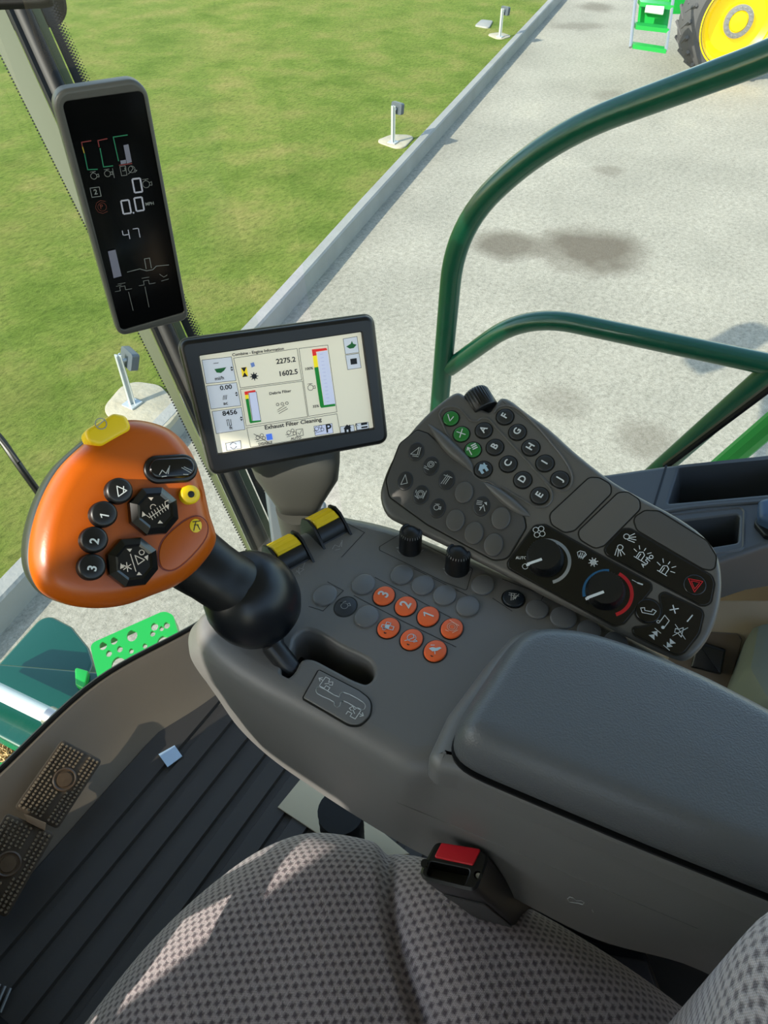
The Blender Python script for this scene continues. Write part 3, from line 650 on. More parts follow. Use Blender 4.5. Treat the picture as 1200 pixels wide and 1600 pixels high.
# backrest: rounded upright cushion
def rr(x0, x1, y0, y1, r, n=10): return fillet([(x0, y0), (x1, y0), (x1, y1), (x0, y1)], r, n)
m = MB(); L = []; uv = []; base = None
for i in range(44):
    s_ = i/43; z = .44+.50*s_; grow = math.sqrt(max(0, 1-(max(0, (s_-.78)/.22))**2)) if s_ > .78 else 1; grow = max(grow, .05)
    lowr = .94+.06*min(1, s_*6)
    o = rr(-.27, .245, -.34, -.100, .08, 14); c_ = V((0, -.22)); lp = []; acc = 0; prev = None
    oo = [V(q) for q in o]
    for q in oo:
        w = c_+(q-c_)*(grow*lowr); lp.append(V((w.x, w.y+.012-.030*(1-s_), z)))
        acc += 0 if prev is None else (q-prev).length; prev = q; uv.append((acc, z))
    L.append(lp)
m.loft(L); m.uv = uv; m.build('backrest', M_fab, t, ang=80)
t = thing('seat_side_box', P(980, 1560, .3), 'black box beside the seat under the armrest console', 'box')
m = MB(); pl = Pl((0, 0, .30), (0, 0, 1), (1, 0, 0)); m.slab(pl, fillet(pl.pxs([(700, 1360), (790, 1395), (930, 1470), (1010, 1480), (1040, 1560), (1020, 1640), (930, 1640), (700, 1420)]), .01), -.30, 0, .008); m.build('box_body', M_blk, t)
m = MB(); m.slab(pl, fillet(pl.pxs([(936, 1492), (1008, 1502), (1028, 1562), (946, 1575)]), .006), .0, .006, .002); m.build('box_lid', mat('dark_brown_plastic', (34, 30, 28), .5), t)
# seat belt buckle
zt = .65
plb = Pl(P(708, 1350, zt), (-.12, .10, 1), (1, 0, 0)); q4 = plb.pxs([(681, 1314), (767, 1331), (744, 1393), (650, 1371)])
t = thing('seat_belt_buckle', P(835, 1450, .42), 'black seat belt buckle with red release button beside the cushion', 'buckle')
top = fillet(q4, .006, 4); b4 = [P(705, 1395, .46), P(836, 1462, .44), P(820, 1380, .46), P(770, 1350, .46)]
m = MB(); ct = ccw(top)
cx = sum(p[0] for p in ct)/len(ct); cy = sum(p[1] for p in ct)/len(ct); endc = P(806, 1440, .42); topc = plb.w(cx, cy)
slit = ccw(fillet(plb.pxs([(671, 1343), (738, 1357), (727, 1385), (664, 1369)]), .003, 4))
scr = [ell(plb.px(664, 1349), .0035, n=12), ell(plb.px(747, 1367), .0035, n=12)]
holed(m, plb, offset(ct, -.002), [slit]+scr, 0); pocket(m, plb, slit, 0, .02, .001); [pocket(m, plb, s_, 0, .006, .0004) for s_ in scr]
L = [[plb.w(u, v, 0) for u, v in offset(ct, -.002)], [plb.w(u, v, -.002) for u, v in ct]]
for k in (.05, .3, .6, .85, 1.0):
    sh = (endc-topc)*k; sc_ = 1-.04*math.sin(k*3.14) if k < .9 else .8
    L.append([plb.w(cx+(u-cx)*sc_, cy+(v-cy)*sc_, -.004)+sh for u, v in ct])
m.loft(L, False, True); bd = m.build('buckle_body', M_blk, t, ang=30)
m = MB(); m.slab(plb, fillet(plb.pxs([(690, 1317), (752, 1327), (739, 1353), (678, 1340)]), .0015, 3), -.001, .0015, .0012, 3); m.build('release_button', M_red_btn, t)
for s_ in scr:
    m = MB(); c_ = (sum(p[0] for p in s_)/12, sum(p[1] for p in s_)/12); m.lathe(plb.w(*c_, -.004), plb.N, [(.0024, 0), (.002, .0025), (.001, .0025), (0, .002)], 12, cap0=False); m.build('screw', M_steel, bd)
m = MB(); fq = [plb.w(*q4[3], -.003), plb.w(*q4[2], -.003)]; sh = (endc-topc); nf = (fq[1]-fq[0]).cross(sh).normalized()
if nf.dot(CAM-fq[0]) < 0: nf = -nf
A_ = [fq[0].lerp(fq[1], .18)+sh*.2, fq[0].lerp(fq[1], .9)+sh*.2, fq[0].lerp(fq[1], .95)+sh*.85, fq[0].lerp(fq[1], .35)+sh*.75]
m.loft([[p for p in A_], [p+nf*.001 for p in A_]], True, True); m.build('rating_label', mat('grey_label', (58, 58, 58), .5), bd, ang=20)
# ================================================================== ARMREST CONSOLE
CZ = .75
PC = Pl((0, 0, CZ), (0, 0, 1), (1, 0, 0))
con = thing('armrest_console', P(640, 1290, .52), 'grey armrest console with rows of buttons and a padded lid', 'armrest console')
def bu(*p): return [P(x, y, CZ).to_2d() for x, y in p]
# matched loops: ridge (top edge), mid wall, bottom
top_ctrl = bu((322, 940), (303, 958), (301, 985), (318, 1012), (353, 1042), (402, 1073), (463, 1106), (537, 1147), (590, 1176), (636, 1200), (690, 1204), (760, 1233), (1000, 1336), (1200, 1420), (1420, 1515),
              (1560, 1270), (1380, 1180), (1230, 1110), (1128, 1060), (1000, 990), (880, 925), (760, 868), (700, 846), (620, 815), (556, 800), (516, 795), (478, 818), (440, 838), (398, 872), (355, 905))
bot_px = [(322, 985), (306, 1005), (305, 1030), (316, 1055), (341, 1092), (372, 1136), (420, 1182), (490, 1232), (545, 1268), (600, 1302), (660, 1335), (740, 1370), (930, 1467), (1067, 1505), (1260, 1580)]
bz = .54
bot = [P(x, y, bz).to_2d() for x, y in bot_px]+[V((.46, -.36)), V((.44, -.2)), V((.43, -.1)), V((.42, -.03)), V((.42, .03)), V((.42, .1)), V((.42, .17)), V((.41, .2)), V((.41, .235)), V((.41, .265)), V((.40, .285)), V((.385, .30)), V((.37, .32)), V((.35, .35)), V((.33, .375))]
N1 = 6
tl = smooth_loop(top_ctrl, N1); bl = smooth_loop(bot, N1)
def inset(loop, d):
    o = offset([tuple(p) for p in loop][::1] if area([tuple(p) for p in loop]) > 0 else [tuple(p) for p in loop][::-1], -d)
    if area([tuple(p) for p in loop]) < 0: o = o[::-1]
    return [V(p) for p in o]
L = []
sgn = 1
for a in range(0, 7):
    th = a/6*math.pi/2; r = .018; o = inset(tl, r*(1-math.sin(th))) ; z = CZ-r*(1-math.cos(th)) if False else CZ-r+r*math.cos(th)
    L.append([V((*p, z)) for p in o])
# first loop: the flat top's rim (inset r), then over the rounded edge down to the wall
for k in (.06, .25, .5, .75, .93, 1.0):
    z = (CZ-.018)*(1-k)+bz*k; bulge = .012*math.sin(k*math.pi)
    L.append([V((*(a.lerp(b, k)), z)) for a, b in zip(inset(tl, -bulge), bl)])
L.append([V((*(p), bz-.006)) for p in inset(bl, .012)])
m = MB(); m.loft(L[::-1], True, False)
slot = ccw(smooth_loop(PC.pxs(Z6() or zp([(480, 150), (530, 108), (585, 115), (700, 180), (822, 243), (846, 288), (838, 335), (800, 362), (745, 348), (650, 300), (560, 256), (532, 258), (508, 300), (472, 333), (435, 328), (418, 295), (440, 240), (468, 190)], 2.727, 280, 940)), 5)); slot = [tuple(p) for p in slot]
rim = [PC.of(p) for p in L[0]]
hol = [slot]
holed(m, PC, ccw(rim), hol, 0); pocket(m, PC, slot, 0, .055, .003)
cb = m.build('console_body', M_con, con, ang=40)
m = MB(); m.poly(PC, slot, -.0545); m.build('slot_floor', M_blk, cb, smooth=False)
# side seam line along the wall
m = MB(); sp = [P(x, y, z)+V((-.001, 0, 0)) for x, y, z in ((640, 1262, .66), (700, 1290, .66), (860, 1350, .66), (1000, 1412, .66), (1110, 1460, .66))]
# raised surround of the armrest
PA = Pl((0, 0, CZ+.018), (0, 0, 1), (1, 0, 0))
sur = fillet(PA.pxs([(800, 986), (835, 972), (985, 1014), (1120, 1076), (1230, 1134), (1600, 1330), (1470, 1530), (1200, 1406), (760, 1219), (718, 1203), (684, 1196), (668, 1178), (700, 1110), (760, 1030)]), [.015, .015, .02, .02, .02, .02, .02, .02, .02, .006, .008, .008, .03, .03], 5)
m = MB(); m.slab(PA, sur, -.03, 0, .012, 6); m.build('armrest_surround', M_con, con)
# rear flange strip with notch beyond the lid
# padded lid
PLd = Pl((0, 0, .782), (0, 0, 1), (1, 0, 0))
PLt = Pl((0, 0, .812), (0, 0, 1), (1, 0, 0))
lidp = PLd.pxs([(712, 1185), (697, 1160)])+PLd.pxs([(808, 992), (905, 999), (975, 1021), (1080, 1064), (1180, 1116), (1330, 1202), (1560, 1334)])+PLd.pxs([(1440, 1480), (1200, 1386), (1000, 1306), (850, 1243)])
lid2 = fillet(lidp, [.024, .024, .03, .05, .05, .05, .05, .05, .03, .03, .05, .05, .05], 8)
def resample(o, N, it=0):
    o = [V(p) for p in o]; d = [0]
    for i in range(len(o)): d.append(d[-1]+(o[(i+1) % len(o)]-o[i]).length)
    out = []; j = 0
    for k in range(N):
        t = d[-1]*k/N
        while d[j+1] < t: j += 1
        out.append(o[j].lerp(o[(j+1) % len(o)], (t-d[j])/max(1e-9, d[j+1]-d[j])))
    for _ in range(it): out = [(out[i-1]+out[i]*2+out[(i+1) % N])/4 for i in range(N)]
    return [tuple(p) for p in out]
lid2 = resample(lid2, 150, 10)
m = MB(); o = ccw(lid2); r = .03
Lr = [[PLd.w(u, v, -.012) for u, v in offset(o, -.003)], [PLd.w(u, v, -.008) for u, v in o], [PLd.w(u, v, 0) for u, v in o]]
for i in range(1, 11):
    a = i/10*math.pi/2; Lr.append([PLd.w(u, v, .026*math.sin(a)) for u, v in offset(o, -.018*(1-math.cos(a)))])

lc = PLd.of(sum(Lr[-1], V((0, 0, 0)))/len(Lr[-1]))
for k_ in (.93, .8, .5, .2, .02): Lr.append([PLd.w(lc[0]+(PLd.of(p)[0]-lc[0])*k_, lc[1]+(PLd.of(p)[1]-lc[1])*k_, .0262+.0008*(1-k_)) for p in Lr[13 if len(Lr) > 13 else -1][:]] if False else [PLd.w(lc[0]+(u-lc[0])*k_, lc[1]+(v-lc[1])*k_, .0262+.0008*(1-k_)) for u, v in offset(o, -.018)])
m.loft(Lr, True, True); lid = m.build('armrest_lid', M_lid, con, ang=60)
m = MB(); m.slab(PA, [tuple(p) for p in offset(o, .0012)], -.001, .0012); m.build('lid_gap', M_blk, con)
# legend plate beside the slot
Z3 = lambda *p: zp(p, 2.727, 280, 940)
pla = fillet(PC.pxs(Z3((595, 295), (765, 383), (820, 425), (812, 490), (770, 527), (725, 525), (530, 412))), [.001, .012, .012, .012, .012, .01, .001])
m = MB(); m.slab(PC, offset(ccw(pla), .0012), -.001, .0003); m.build('plate_gap', M_blk, con)
m = MB(); m.slab(PC, pla, 0, .0016, .0008, 3); pp = m.build('legend_plate', M_con, con)
m = MB(); hh = .0019; wl2 = .0007
track = PC.pxs(Z3((600, 369), (682, 412), (686, 398), (700, 392), (785, 436), (793, 450), (788, 464), (774, 467), (700, 428), (690, 432), (684, 450), (672, 455), (662, 448), (660, 434), (590, 398), (583, 384), (588, 372)))
m.line(PC, [tuple(p) for p in smooth_loop(track, 3)], wl2, hh, True)
e = pdir(PC, 520, 1075, 170, 90)
comb = [[(-.5, .1), (-.9, .1)], [(-.7, .3), (-.95, .1), (-.7, -.1)], [(-.5, .5), (-.5, -.5), (0, -.5), (0, -.2), (.4, -.2), (.4, -.5)], [(-.5, .5), (-.1, .5), (0, .2), (.3, .4), (.45, .1), (.2, 0)], [(-.2, -.1), (.1, .1)]]
m.icon(PC, comb, PC.px(*Z3((632, 356))[0]), e, .009, .0006, hh); m.icon(PC, [[(-a, b) for a, b in l_] for l_ in comb], PC.px(*Z3((742, 474))[0]), e, .009, .0006, hh)
m.build('legend', M_wht, pp, smooth=False)
# buttons --------------------------------------------------------
ICO = {
 'comb': [[(-.6, -.3), (.5, -.3), (.5, .1), (.1, .1), (.1, .4), (-.3, .4), (-.3, 0), (-.6, 0), (-.6, -.3)], ['F', (-.3, -.3), (.1, -.3), (.1, .2), (-.3, .1)], circ((-.3, -.4), .15, 10)],
 'bird': [['F', (-.6, -.1), (-.2, -.3), (.2, -.1), (.5, .3), (.3, .35), (0, .15), (-.3, .15)], [(0, -.2), (.1, -.5)], [(-.5, .3), (-.2, .4)]],
 'circle': [circ((0, 0), .45, 18), circ((0, 0), .28, 14), [(-.6, .4), (-.6, .1)], [(-.6, -.3), (-.1, -.6)], [(.6, .5), (.4, -.5)]],
 'leaf': [circ((0, 0), .4, 12), [(-.2, -.3), (.2, .1), (0, .4)], [(-.5, -.5), (-.2, -.3)], [(.3, -.4), (.6, -.2), (.3, -.1)]],
 'engine': [circ((-.1, 0), .3, 14), [(-.1, .3), (-.1, .42), (-.35, .42), (.15, .42)], [(.2, .1), (.4, .15), (.4, -.15), (.2, -.1)]],
 'gate': [[(-.6, .5), (.3, .5)], [(-.3, .5), (-.3, -.6)], [(-.6, .2), (.6, .2)], [(.1, .5), (-.1, -.3)], [(.6, .5), (-.1, -.5)], ['F', (.0, 0), (.4, .1), (.2, -.4)]],
 'header': [[(-.5, -.5), (.3, .5), (.3, -.5), (-.5, -.5)], [(.5, .5), (.5, -.5)], [(-.2, -.7), (.5, -.7)]],
 'wedge': [[(-.35, -.6), (-.1, .7), (.4, -.3), (-.35, -.6)]],
 'gear': [circ((0, .1), .38, 14), circ((0, .1), .2, 10), [(-.7, -.4), (-.1, -.6)], [(-.7, -.2), (-.4, -.3)], [(.4, .5), (.6, .4)]],
 'slash': [[(-.5, -.6), (0, .6)], [(-.25, -.6), (.2, .5)], [(0, -.6), (.4, .4)], [(-.4, .5), (.6, .3)]],
 'arrows': [[(-.6, .5), (0, .5)], [(-.6, .3), (0, .3)], [(-.6, .1), (0, .1)], [(-.1, -.6), (.2, .1), (.5, -.6)], ['F', (.2, .4), (.5, .5), (.6, .1)], ['F', (-.2, -.2), (.1, -.1), (0, -.5)]],
 'home': [['F', (-.55, .05), (0, .6), (.3, .35), (.3, .5), (.45, .5), (.45, .2), (.6, .05), (.42, .05), (.42, -.5), (.12, -.5), (.12, -.1), (-.12, -.1), (-.12, -.5), (-.42, -.5), (-.42, .05)]],
 'list': [['F', (.0, .5), (.6, .5), (.6, .35), (0, .35)], ['F', (0, .25), (.6, .25), (.6, .1), (0, .1)], ['F', (0, 0), (.6, 0), (.6, -.15), (0, -.15)], [(-.4, -.6), (-.4, .4)], [(-.6, .15), (-.4, .45), (-.2, .15)]],
 'tick': [[(-.1, .5), (-.25, -.4), (.35, -.1)]], 'cross': [[(-.35, -.4), (.35, .4)], [(-.35, .4), (.35, -.4)]],
 'fan': [circ((.22, .22), .22, 10), circ((-.22, .22), .22, 10), circ((.22, -.22), .22, 10), circ((-.22, -.22), .22, 10)],
 'snow': [[(-.5, 0), (.5, 0)], [(0, -.5), (0, .5)], [(-.35, -.35), (.35, .35)], [(-.35, .35), (.35, -.35)], circ((0, 0), .3, 8)],
 'defrost': [[(-.6, .2), (-.3, .5), (.3, .5), (.6, .2), (.35, -.3), (-.35, -.3), (-.6, .2)], [(-.2, -.5), (-.15, .3)], [(.05, -.5), (.1, .3)], [(.3, -.5), (.35, .2)]],
 'lamp': [circ((-.3, .3), .3, 12), [(0, .3), (.6, .5)], [(0, .15), (.65, .1)], [(-.1, .05), (.6, -.25)], [(-.25, -.1), (.4, -.5)]],
 'beacon': [[(-.3, -.5), (-.3, .2), (0, .4), (.3, .2), (.3, -.5)], [(-.5, -.5), (.5, -.5)], [(-.1, -.4), (-.1, .1)], [(0, .6), (0, .9)], [(-.45, .5), (-.7, .8)], [(.45, .5), (.7, .8)], [(-.55, .1), (-.95, .2)], [(.55, .1), (.95, .2)]],
 'phone': [[(-.7, .1), (-.5, -.3), (.5, -.3), (.7, .1), (.35, .2), (.3, -.05), (-.3, -.05), (-.35, .2), (-.7, .1)]],
 'note': [[(-.3, -.3), (-.3, .5), (.3, .3), (.3, -.5)], circ((-.42, -.35), .13, 8), ['F', *circ((.2, -.55), .16, 8)[:-1]]],
 'mute': [[(-.5, -.2), (-.2, -.2), (.2, -.5), (.2, .5), (-.2, .2), (-.5, .2), (-.5, -.2)], [(-.6, -.6), (.6, .6)], [(-.6, .6), (.6, -.6)]],
 'skipf': [['F', (-.5, -.4), (0, 0), (-.5, .4)], ['F', (0, -.4), (.5, 0), (0, .4)], [(.55, -.4), (.55, .4)]],
 'plus': [[(-.4, 0), (.4, 0)], [(0, -.4), (0, .4)]], 'minus': [[(-.4, 0), (.4, 0)]],
 'flag': [[(-.6, -.3), (-.2, .3), (.1, -.2), (-.6, -.3)], [(.1, 0), (.7, .5)], [(-.8, 0), (-.4, .0)], [(-.6, .2), (-.6, -.5)]],
 'reel': [[(-.8, -.1), (-.3, .3), (0, -.2), (.5, .3)], [(.2, -.3), (.7, .5)], [(-.6, -.4), (-.1, -.5)]],
}
def btn(pl, parent, x, y, a, b, ang, h, mt, name='push_button', label=None, txt=None, ico=None, ex=None, size=.008, ink=None, dome=.0008, ring=True, lw=.0006, dot=None, cup=0, sq=1):
    c = pl.px(x, y); o = ell(c, a, b, ang, 32)
    if ring:
        m = MB(); m.slab(pl, offset(ccw(ell(c, a+.0011, b+.0011, ang, 32)), 0), -.001, .00025); rg = m.build('button_gap', M_blk, parent)
    m = MB(); m.slab(pl, o, -.001, h, min(.0011, h*.9), 3, dome=dome); ob = m.build(name, mt, parent, ang=50)
    if label: ob['label'] = label
    if ring: rg.parent = ob; ORG[rg] = ORG[parent]
    hh = h+max(dome, 0)+.00025; ex = ex if ex is not None else (1, 0)
    if txt or ico or dot:
        m = MB()
        if txt: m.text(pl, txt, c, ex, size, hh, squash=sq)
        if ico: m.icon(pl, ICO[ico], c, ex, size, lw, hh)
        if m.v: m.build('legend', ink or M_wht, ob, smooth=False)
        if dot:
            m = MB(); m.poly(pl, ell(pl.px(*dot), .0013, n=12), h+.0004); m.build('indicator_dot', M_blk, ob, smooth=False)
    return ob
E1 = pdir(PC, 640, 950, -30, 55)      # reading direction of the figures on the console (3, 2, 1): rotated left
def EC(dx, dy, x=640, y=950): return pdir(PC, x, y, dx, dy)
RA = .0096
up_l = EC(20, -33)
RA, RB = .0104, .0088
for x, y, s_ in ((600, 932, '3'), (634, 948, '2'), (669, 964, '1')):
    btn(PC, con, x, y, RA, RB, 0, .0022, M_orgb, label='orange round button marked '+s_, txt=s_, ex=up_l, size=.013)
btn(PC, con, 706, 983, RA, RB, 0, .0022, M_orgb, label='orange round button with a ring symbol', ico='circle', ex=up_l, size=.009, ink=mat('pale_orange_print', (250, 190, 160), .5))
for x, y, i in ((607, 982, 'comb'), (643, 1000, 'leaf'), (680, 1018, 'bird')):
    btn(PC, con, x, y, RA, RB, 0, .0022, M_orgb, label='orange round button with %s symbol and dark dot' % {'comb': 'a machine', 'leaf': 'a leaf outline', 'bird': 'a pale wing shaped'}[i], ico=i, ex=EC(30, 8), size=.009, dot=(x-5, y+9), ink=mat('pale_print', (190, 214, 220), .5) if i != 'leaf' else M_orgb if False else mat('pale_print', (190, 214, 220), .5))
for x, y in ((508, 931), (568, 914), (573, 964), (628, 899), (661, 915), (695, 931), (731, 948), (754, 915)):
    btn(PC, con, x, y, RA+.001, RB+.001, 0, .0022, M_btn, name='blank_button', ring=False)
btn(PC, con, 540, 948, RA, RB, 0, .0006, mat('flat_dark_button', (44, 48, 54), .4), label='flat dark button with engine outline', ico='engine', ex=EC(30, -8), size=.010, ink=M_gry, ring=True)
btn(PC, con, 802, 936, .0092, .0092, 0, .0022, mat('navy_button', (26, 34, 44), .35), label='dark button with white lever symbol', ico='gate', ex=EC(30, 4, 800, 935), size=.007)
for x, y, r in ((839, 953, RA), (880, 966, RA+.0014), (920, 986, RA+.0002), (962, 1004, RA+.0002)):
    btn(PC, con, x, y, r-.0002, r-.001, 0, .0022, M_btn, name='blank_button', ring=False)
# engraved outlines on the console top
m = MB()
def gro(pts, r=.002, cl=True): m.line(PC, fillet(PC.pxs(pts), r) if cl else PC.pxs(pts), .0006, .0002, cl)
gro(Z6((310, 975-975), (310, 0)) if False else Z6((665, 270), (790, 195), (1195, 395), (1160, 520), (1030, 470), (665, 290)))
gro(Z6((640, 445), (860, 560), (1100, 690)), cl=False); gro(Z6((520, 548), (790, 690), (1100, 840)), cl=False); gro(Z6((860, 395), (1190, 560)), cl=False)
gro(Z6((265, 610), (345, 635), (460, 520), (370, 470)), cl=False); gro(Z6((430, 110), (580, 190), (450, 330)), cl=False)
gro([(785, 905), (850, 930), (842, 945)], cl=False); gro([(770, 935), (800, 955)], cl=False)
m.build('panel_line', mat('groove_dark', (28, 29, 30), .6), con, smooth=False)
m = MB(); e = EC(34, -10)
cpr = lambda: m.build('wheel_symbol', M_gry, con, smooth=False)
m.icon(PC, ICO['flag'], PC.px(472, 889), EC(30, -20), .0085, .0006, .0004); cpr(); m = MB(); m.icon(PC, ICO['reel'], PC.px(529, 853), EC(30, -14), .0085, .0006, .0004); cpr()
for (x, y) in ((640, 868), (714, 901)):
    m = MB(); m.icon(PC, [['F', (-1.9, .2), (-1.3, .5), (-1.4, 0)], [(-1.6, -.3), (-1.2, -.9)], [(-.9, -.7), (-.5, -.2), (-.4, -.8), (.0, -.3)], circ((-.5, -.55), .22, 8), [(.3, -.7), (1.2, -.5)], ['F', (1.1, -.2), (1.5, -.4), (1.1, -.7)], [(1.8, -.3), (2.2, .1)]], PC.px(x-2, y-9), EC(30, 2), .0062, .0006, .0004); m.build('dial_print', M_gry, con, smooth=False)
# two knurled dials standing on the console
def dial(x, y, r, h, label):
    b = P(x, y, CZ); m = MB()
    m.lathe(b, (0, 0, 1), [(r*1.02, 0), (r*1.02, .002), (r, .003), (r, h-.002), (r*.93, h-.0005), (r*.78, h), (r*.72, h-.0008), (r*.60, h-.0004), (r*.50, h+.0006), (r*.2, h+.0012), (0, h+.0013)], 72, cap0=False, knurl=(.0025, h-.0012, .93))
    o = m.build('knurled_dial', M_blk, con, ang=60); o['label'] = label
    m = MB()
    for k in range(28):
        a = 2*math.pi*k/28; d = V((math.cos(a), math.sin(a), 0)); q = V((-d.y, d.x, 0))*.00022
        m.add([b+d*(r*.95)-q+V((0, 0, h-.0003)), b+d*(r*.95)+q+V((0, 0, h-.0003)), b+d*(r*1.012)+q+V((0, 0, h-.0028)), b+d*(r*1.012)-q+V((0, 0, h-.0028))], [[0, 1, 2, 3]])
    m.build('tick_marks', M_gry, o, smooth=False); return o
dial(641, 857, .0103, .024, 'black knurled dial nearer the joystick'); dial(714, 888, .0108, .024, 'black knurled dial nearer the climate controls')
# two yellow thumb wheels in black housings on the front edge
for (x, y, lb) in ((508, 830, 'yellow thumbwheel farther from the joystick'), (449, 872, 'yellow thumbwheel next to the joystick boot')):
    c = P(x, y, CZ-.004); ax_ = V((.93, .12, .0)).normalized(); ax_ = (P(x+34, y-18, CZ)-P(x, y, CZ)).normalized(); hw = .0138
    m = MB(); bk = V((-ax_.y, ax_.x, 0))
    def prof_(s_, k=1): return [c+ax_*s_+bk*a*k+V((0, 0, b*k)) for a, b in ((-.025, .001), (-.016, .0105), (-.005, .0195), (.004, .0205), (.014, .015), (.019, 0), (.019, -.018), (-.025, -.018))]
    for s0, s1 in ((-hw-.0022, -hw), (hw, hw+.0022)): m.loft([prof_(s0), prof_(s1)])
    m.loft([prof_(-hw, .8), prof_(hw, .8)]); hs = m.build('wheel_housing', M_blk, con, ang=30)
    m = MB(); L = []; r = .0182
    for s_ in (-hw+.0015, -hw+.0025, hw-.0025, hw-.0015):
        rr_ = r if abs(s_) < hw-.002 else r-.001
        L.append([c+V((0, 0, .001))+ax_*s_+bk*(rr_*(1+.03*(k % 4 == 0))*math.cos(a))+V((0, 0, rr_*(1+.03*(k % 4 == 0))*math.sin(a))) for k, a in enumerate([math.radians(38+i*4.2) for i in range(19)])]+[c+ax_*s_])
    m.loft(L); o = m.build('thumbwheel', M_yel, hs, ang=30); o['label'] = lb
    m = MB(); L = []
    for s_ in (-hw+.001, hw-.001): L.append([c+V((0, 0, .001))+ax_*s_+bk*(.0166*math.cos(a))+V((0, 0, .0166*math.sin(a))) for a in [2*math.pi*i/40 for i in range(40)]])
    m.loft(L); m.build('wheel_drum', M_blk, hs, ang=30)
# divider between the two thumb wheels
# scuff mark on the side wall
from mathutils.bvhtree import BVHTree
bv = BVHTree.FromPolygons([v.co+ORG[con] for v in cb.data.vertices], [list(p.vertices) for p in cb.data.polygons])
def onwall(x, y):
    h_ = bv.ray_cast(CAM, ray(x, y).normalized()); return (h_[0]+h_[1]*.0002) if h_[0] else None
def scratch(pts, r, name, mt):
    q = [onwall(*p) for p in pts]; q = [p for p in q if p is not None]
    m = MB(); m.tube(q, r, 5); return m.build(name, mt, cb)
scratch([(887, 1404), (891, 1401), (896, 1403), (901, 1407), (908, 1407), (913, 1410), (911, 1413), (904, 1411), (897, 1410), (890, 1409), (887, 1404)], .0004, 'scuff_mark', M_gry)
scratch([(925, 1421), (927, 1425)], .0004, 'scuff_mark', M_gry)
scratch([(620+i*10, 1253+i*10*.42) for i in range(48)], .00035, 'mould_line', M_con)
# ================================================================== CONTROL POD
PN = V((-.47, 0, .88)).normalized()
PP = Pl(P(800, 885, .775), PN, (0, -1, 0))
pod = thing('control_pod', P(860, 900, .70), 'dark control pod with lettered keys and climate knobs beside the armrest', 'control panel')
out = [(593, 776), (597, 752), (612, 716), (638, 677), (672, 640), (706, 614), (716, 611), (727, 617), (763, 642), (772, 632), (782, 620), (793, 621), (822, 642), (858, 668), (900, 706), (960, 752), (1010, 780), (1060, 807), (1100, 836), (1120, 862), (1128, 895), (1127, 935), (1116, 978), (1098, 1010), (1072, 1031), (1048, 1026), (960, 984), (866, 938), (780, 893), (700, 853), (660, 834), (628, 818), (604, 804)]
po = ccw(PP.pxs(out)); po = [tuple(q) for q in smooth_loop(po, 3)]
m = MB(); L = []
o = po
for h_, d_ in ((-.034, -.024), (-.026, -.014), (-.016, -.006), (-.005, 0)): L.append([PP.w(u, v, h_) for u, v in offset(o, d_)])
for i in range(1, 6): a = i/5*math.pi/2; L.append([PP.w(u, v, -.005+.005*math.sin(a)) for u, v in offset(o, -.0055*(1-math.cos(a)))])
m.loft(L, True, True); m.build('pod_body', M_pod, pod, ang=50)
m = MB(); a = PP.w(*PP.px(860, 860), -.03); m.tube([a, a+V((.02, 0, -.12)), a+V((-.05, 0, -.20))], .03, 16); m.build('support_arm', M_blk, pod)
# scroll wheel in the notch at the top
c = PP.w(*PP.px(748, 622), -.008); axw = (PP.w(*PP.px(765, 640))-PP.w(*PP.px(728, 612))).normalized(); axu = axw.cross(PN).normalized()
m = MB(); axd_ = (PP.w(*PP.px(730, 608))-PP.w(*PP.px(745, 632))); axd_ = (axd_-PN*axd_.dot(PN)).normalized()
m.lathe(c-axd_*.012, axd_, [(.0125, 0), (.0135, .001), (.0135, .020), (.0125, .0225), (.010, .0232), (0, .0232)], 64, knurl=(.0, .0225, .94)); m.build('scroll_wheel', M_blk, pod, ang=60)
# lower left key panel, climate panel, lamp panel, radio panel, blanks
def pan(pts, r, mt, name, h=.0012, rb=.0009, lab=None, gap=True, z=0):
    q = ccw(fillet(PP.pxs(pts), r))
    if gap: m = MB(); m.slab(PP, offset(q, .0012), z-.001, z+.0002); g_ = m.build('panel_gap', M_blk, pod)
    m = MB(); m.slab(PP, q, z-.001, z+h, rb, 3); o = m.build(name, mt, pod)
    if lab: o['label'] = lab
    if gap: g_.parent = o
    return o
pan(Z4((90, 600), (170, 390), (270, 310), (330, 330), (640, 600), (895, 820), (905, 880), (800, 1060), (720, 1070), (330, 860), (110, 700)), [.01, .01, .004, .004, .02, .006, .006, .01, .01, .02, .01], M_pan, 'key_panel')
# raised bead round the upper keys
def bead(pts, w=.0009, par=pod):
    p2 = [PP.w(u, v, .0006) for u, v in PP.pxs(pts)]; q = [tuple(x) for x in smooth_loop([PP.px(*p) for p in pts], 5, False)]
    m = MB(); m.tube([PP.w(u, v, .0004) for u, v in q], w, 8); return m.build('bead', M_pod, pod)
bead(Z4((415, 260), (400, 215), (420, 185), (465, 172), (510, 180), (550, 215), (590, 255), (620, 255), (645, 238), (690, 245), (730, 290), (800, 365), (900, 475), (1000, 590), (1055, 665), (1055, 720), (1020, 755), (960, 755), (880, 710), (760, 640)))
bead(Z4((720, 210), (740, 180), (790, 165), (850, 180), (950, 265), (1060, 390), (1150, 510), (1180, 590), (1165, 640), (1130, 665), (1060, 640), (980, 560)))
bead(Z4((415, 260), (450, 340), (520, 440), (590, 520), (600, 570), (640, 600), (700, 615), (770, 680)))
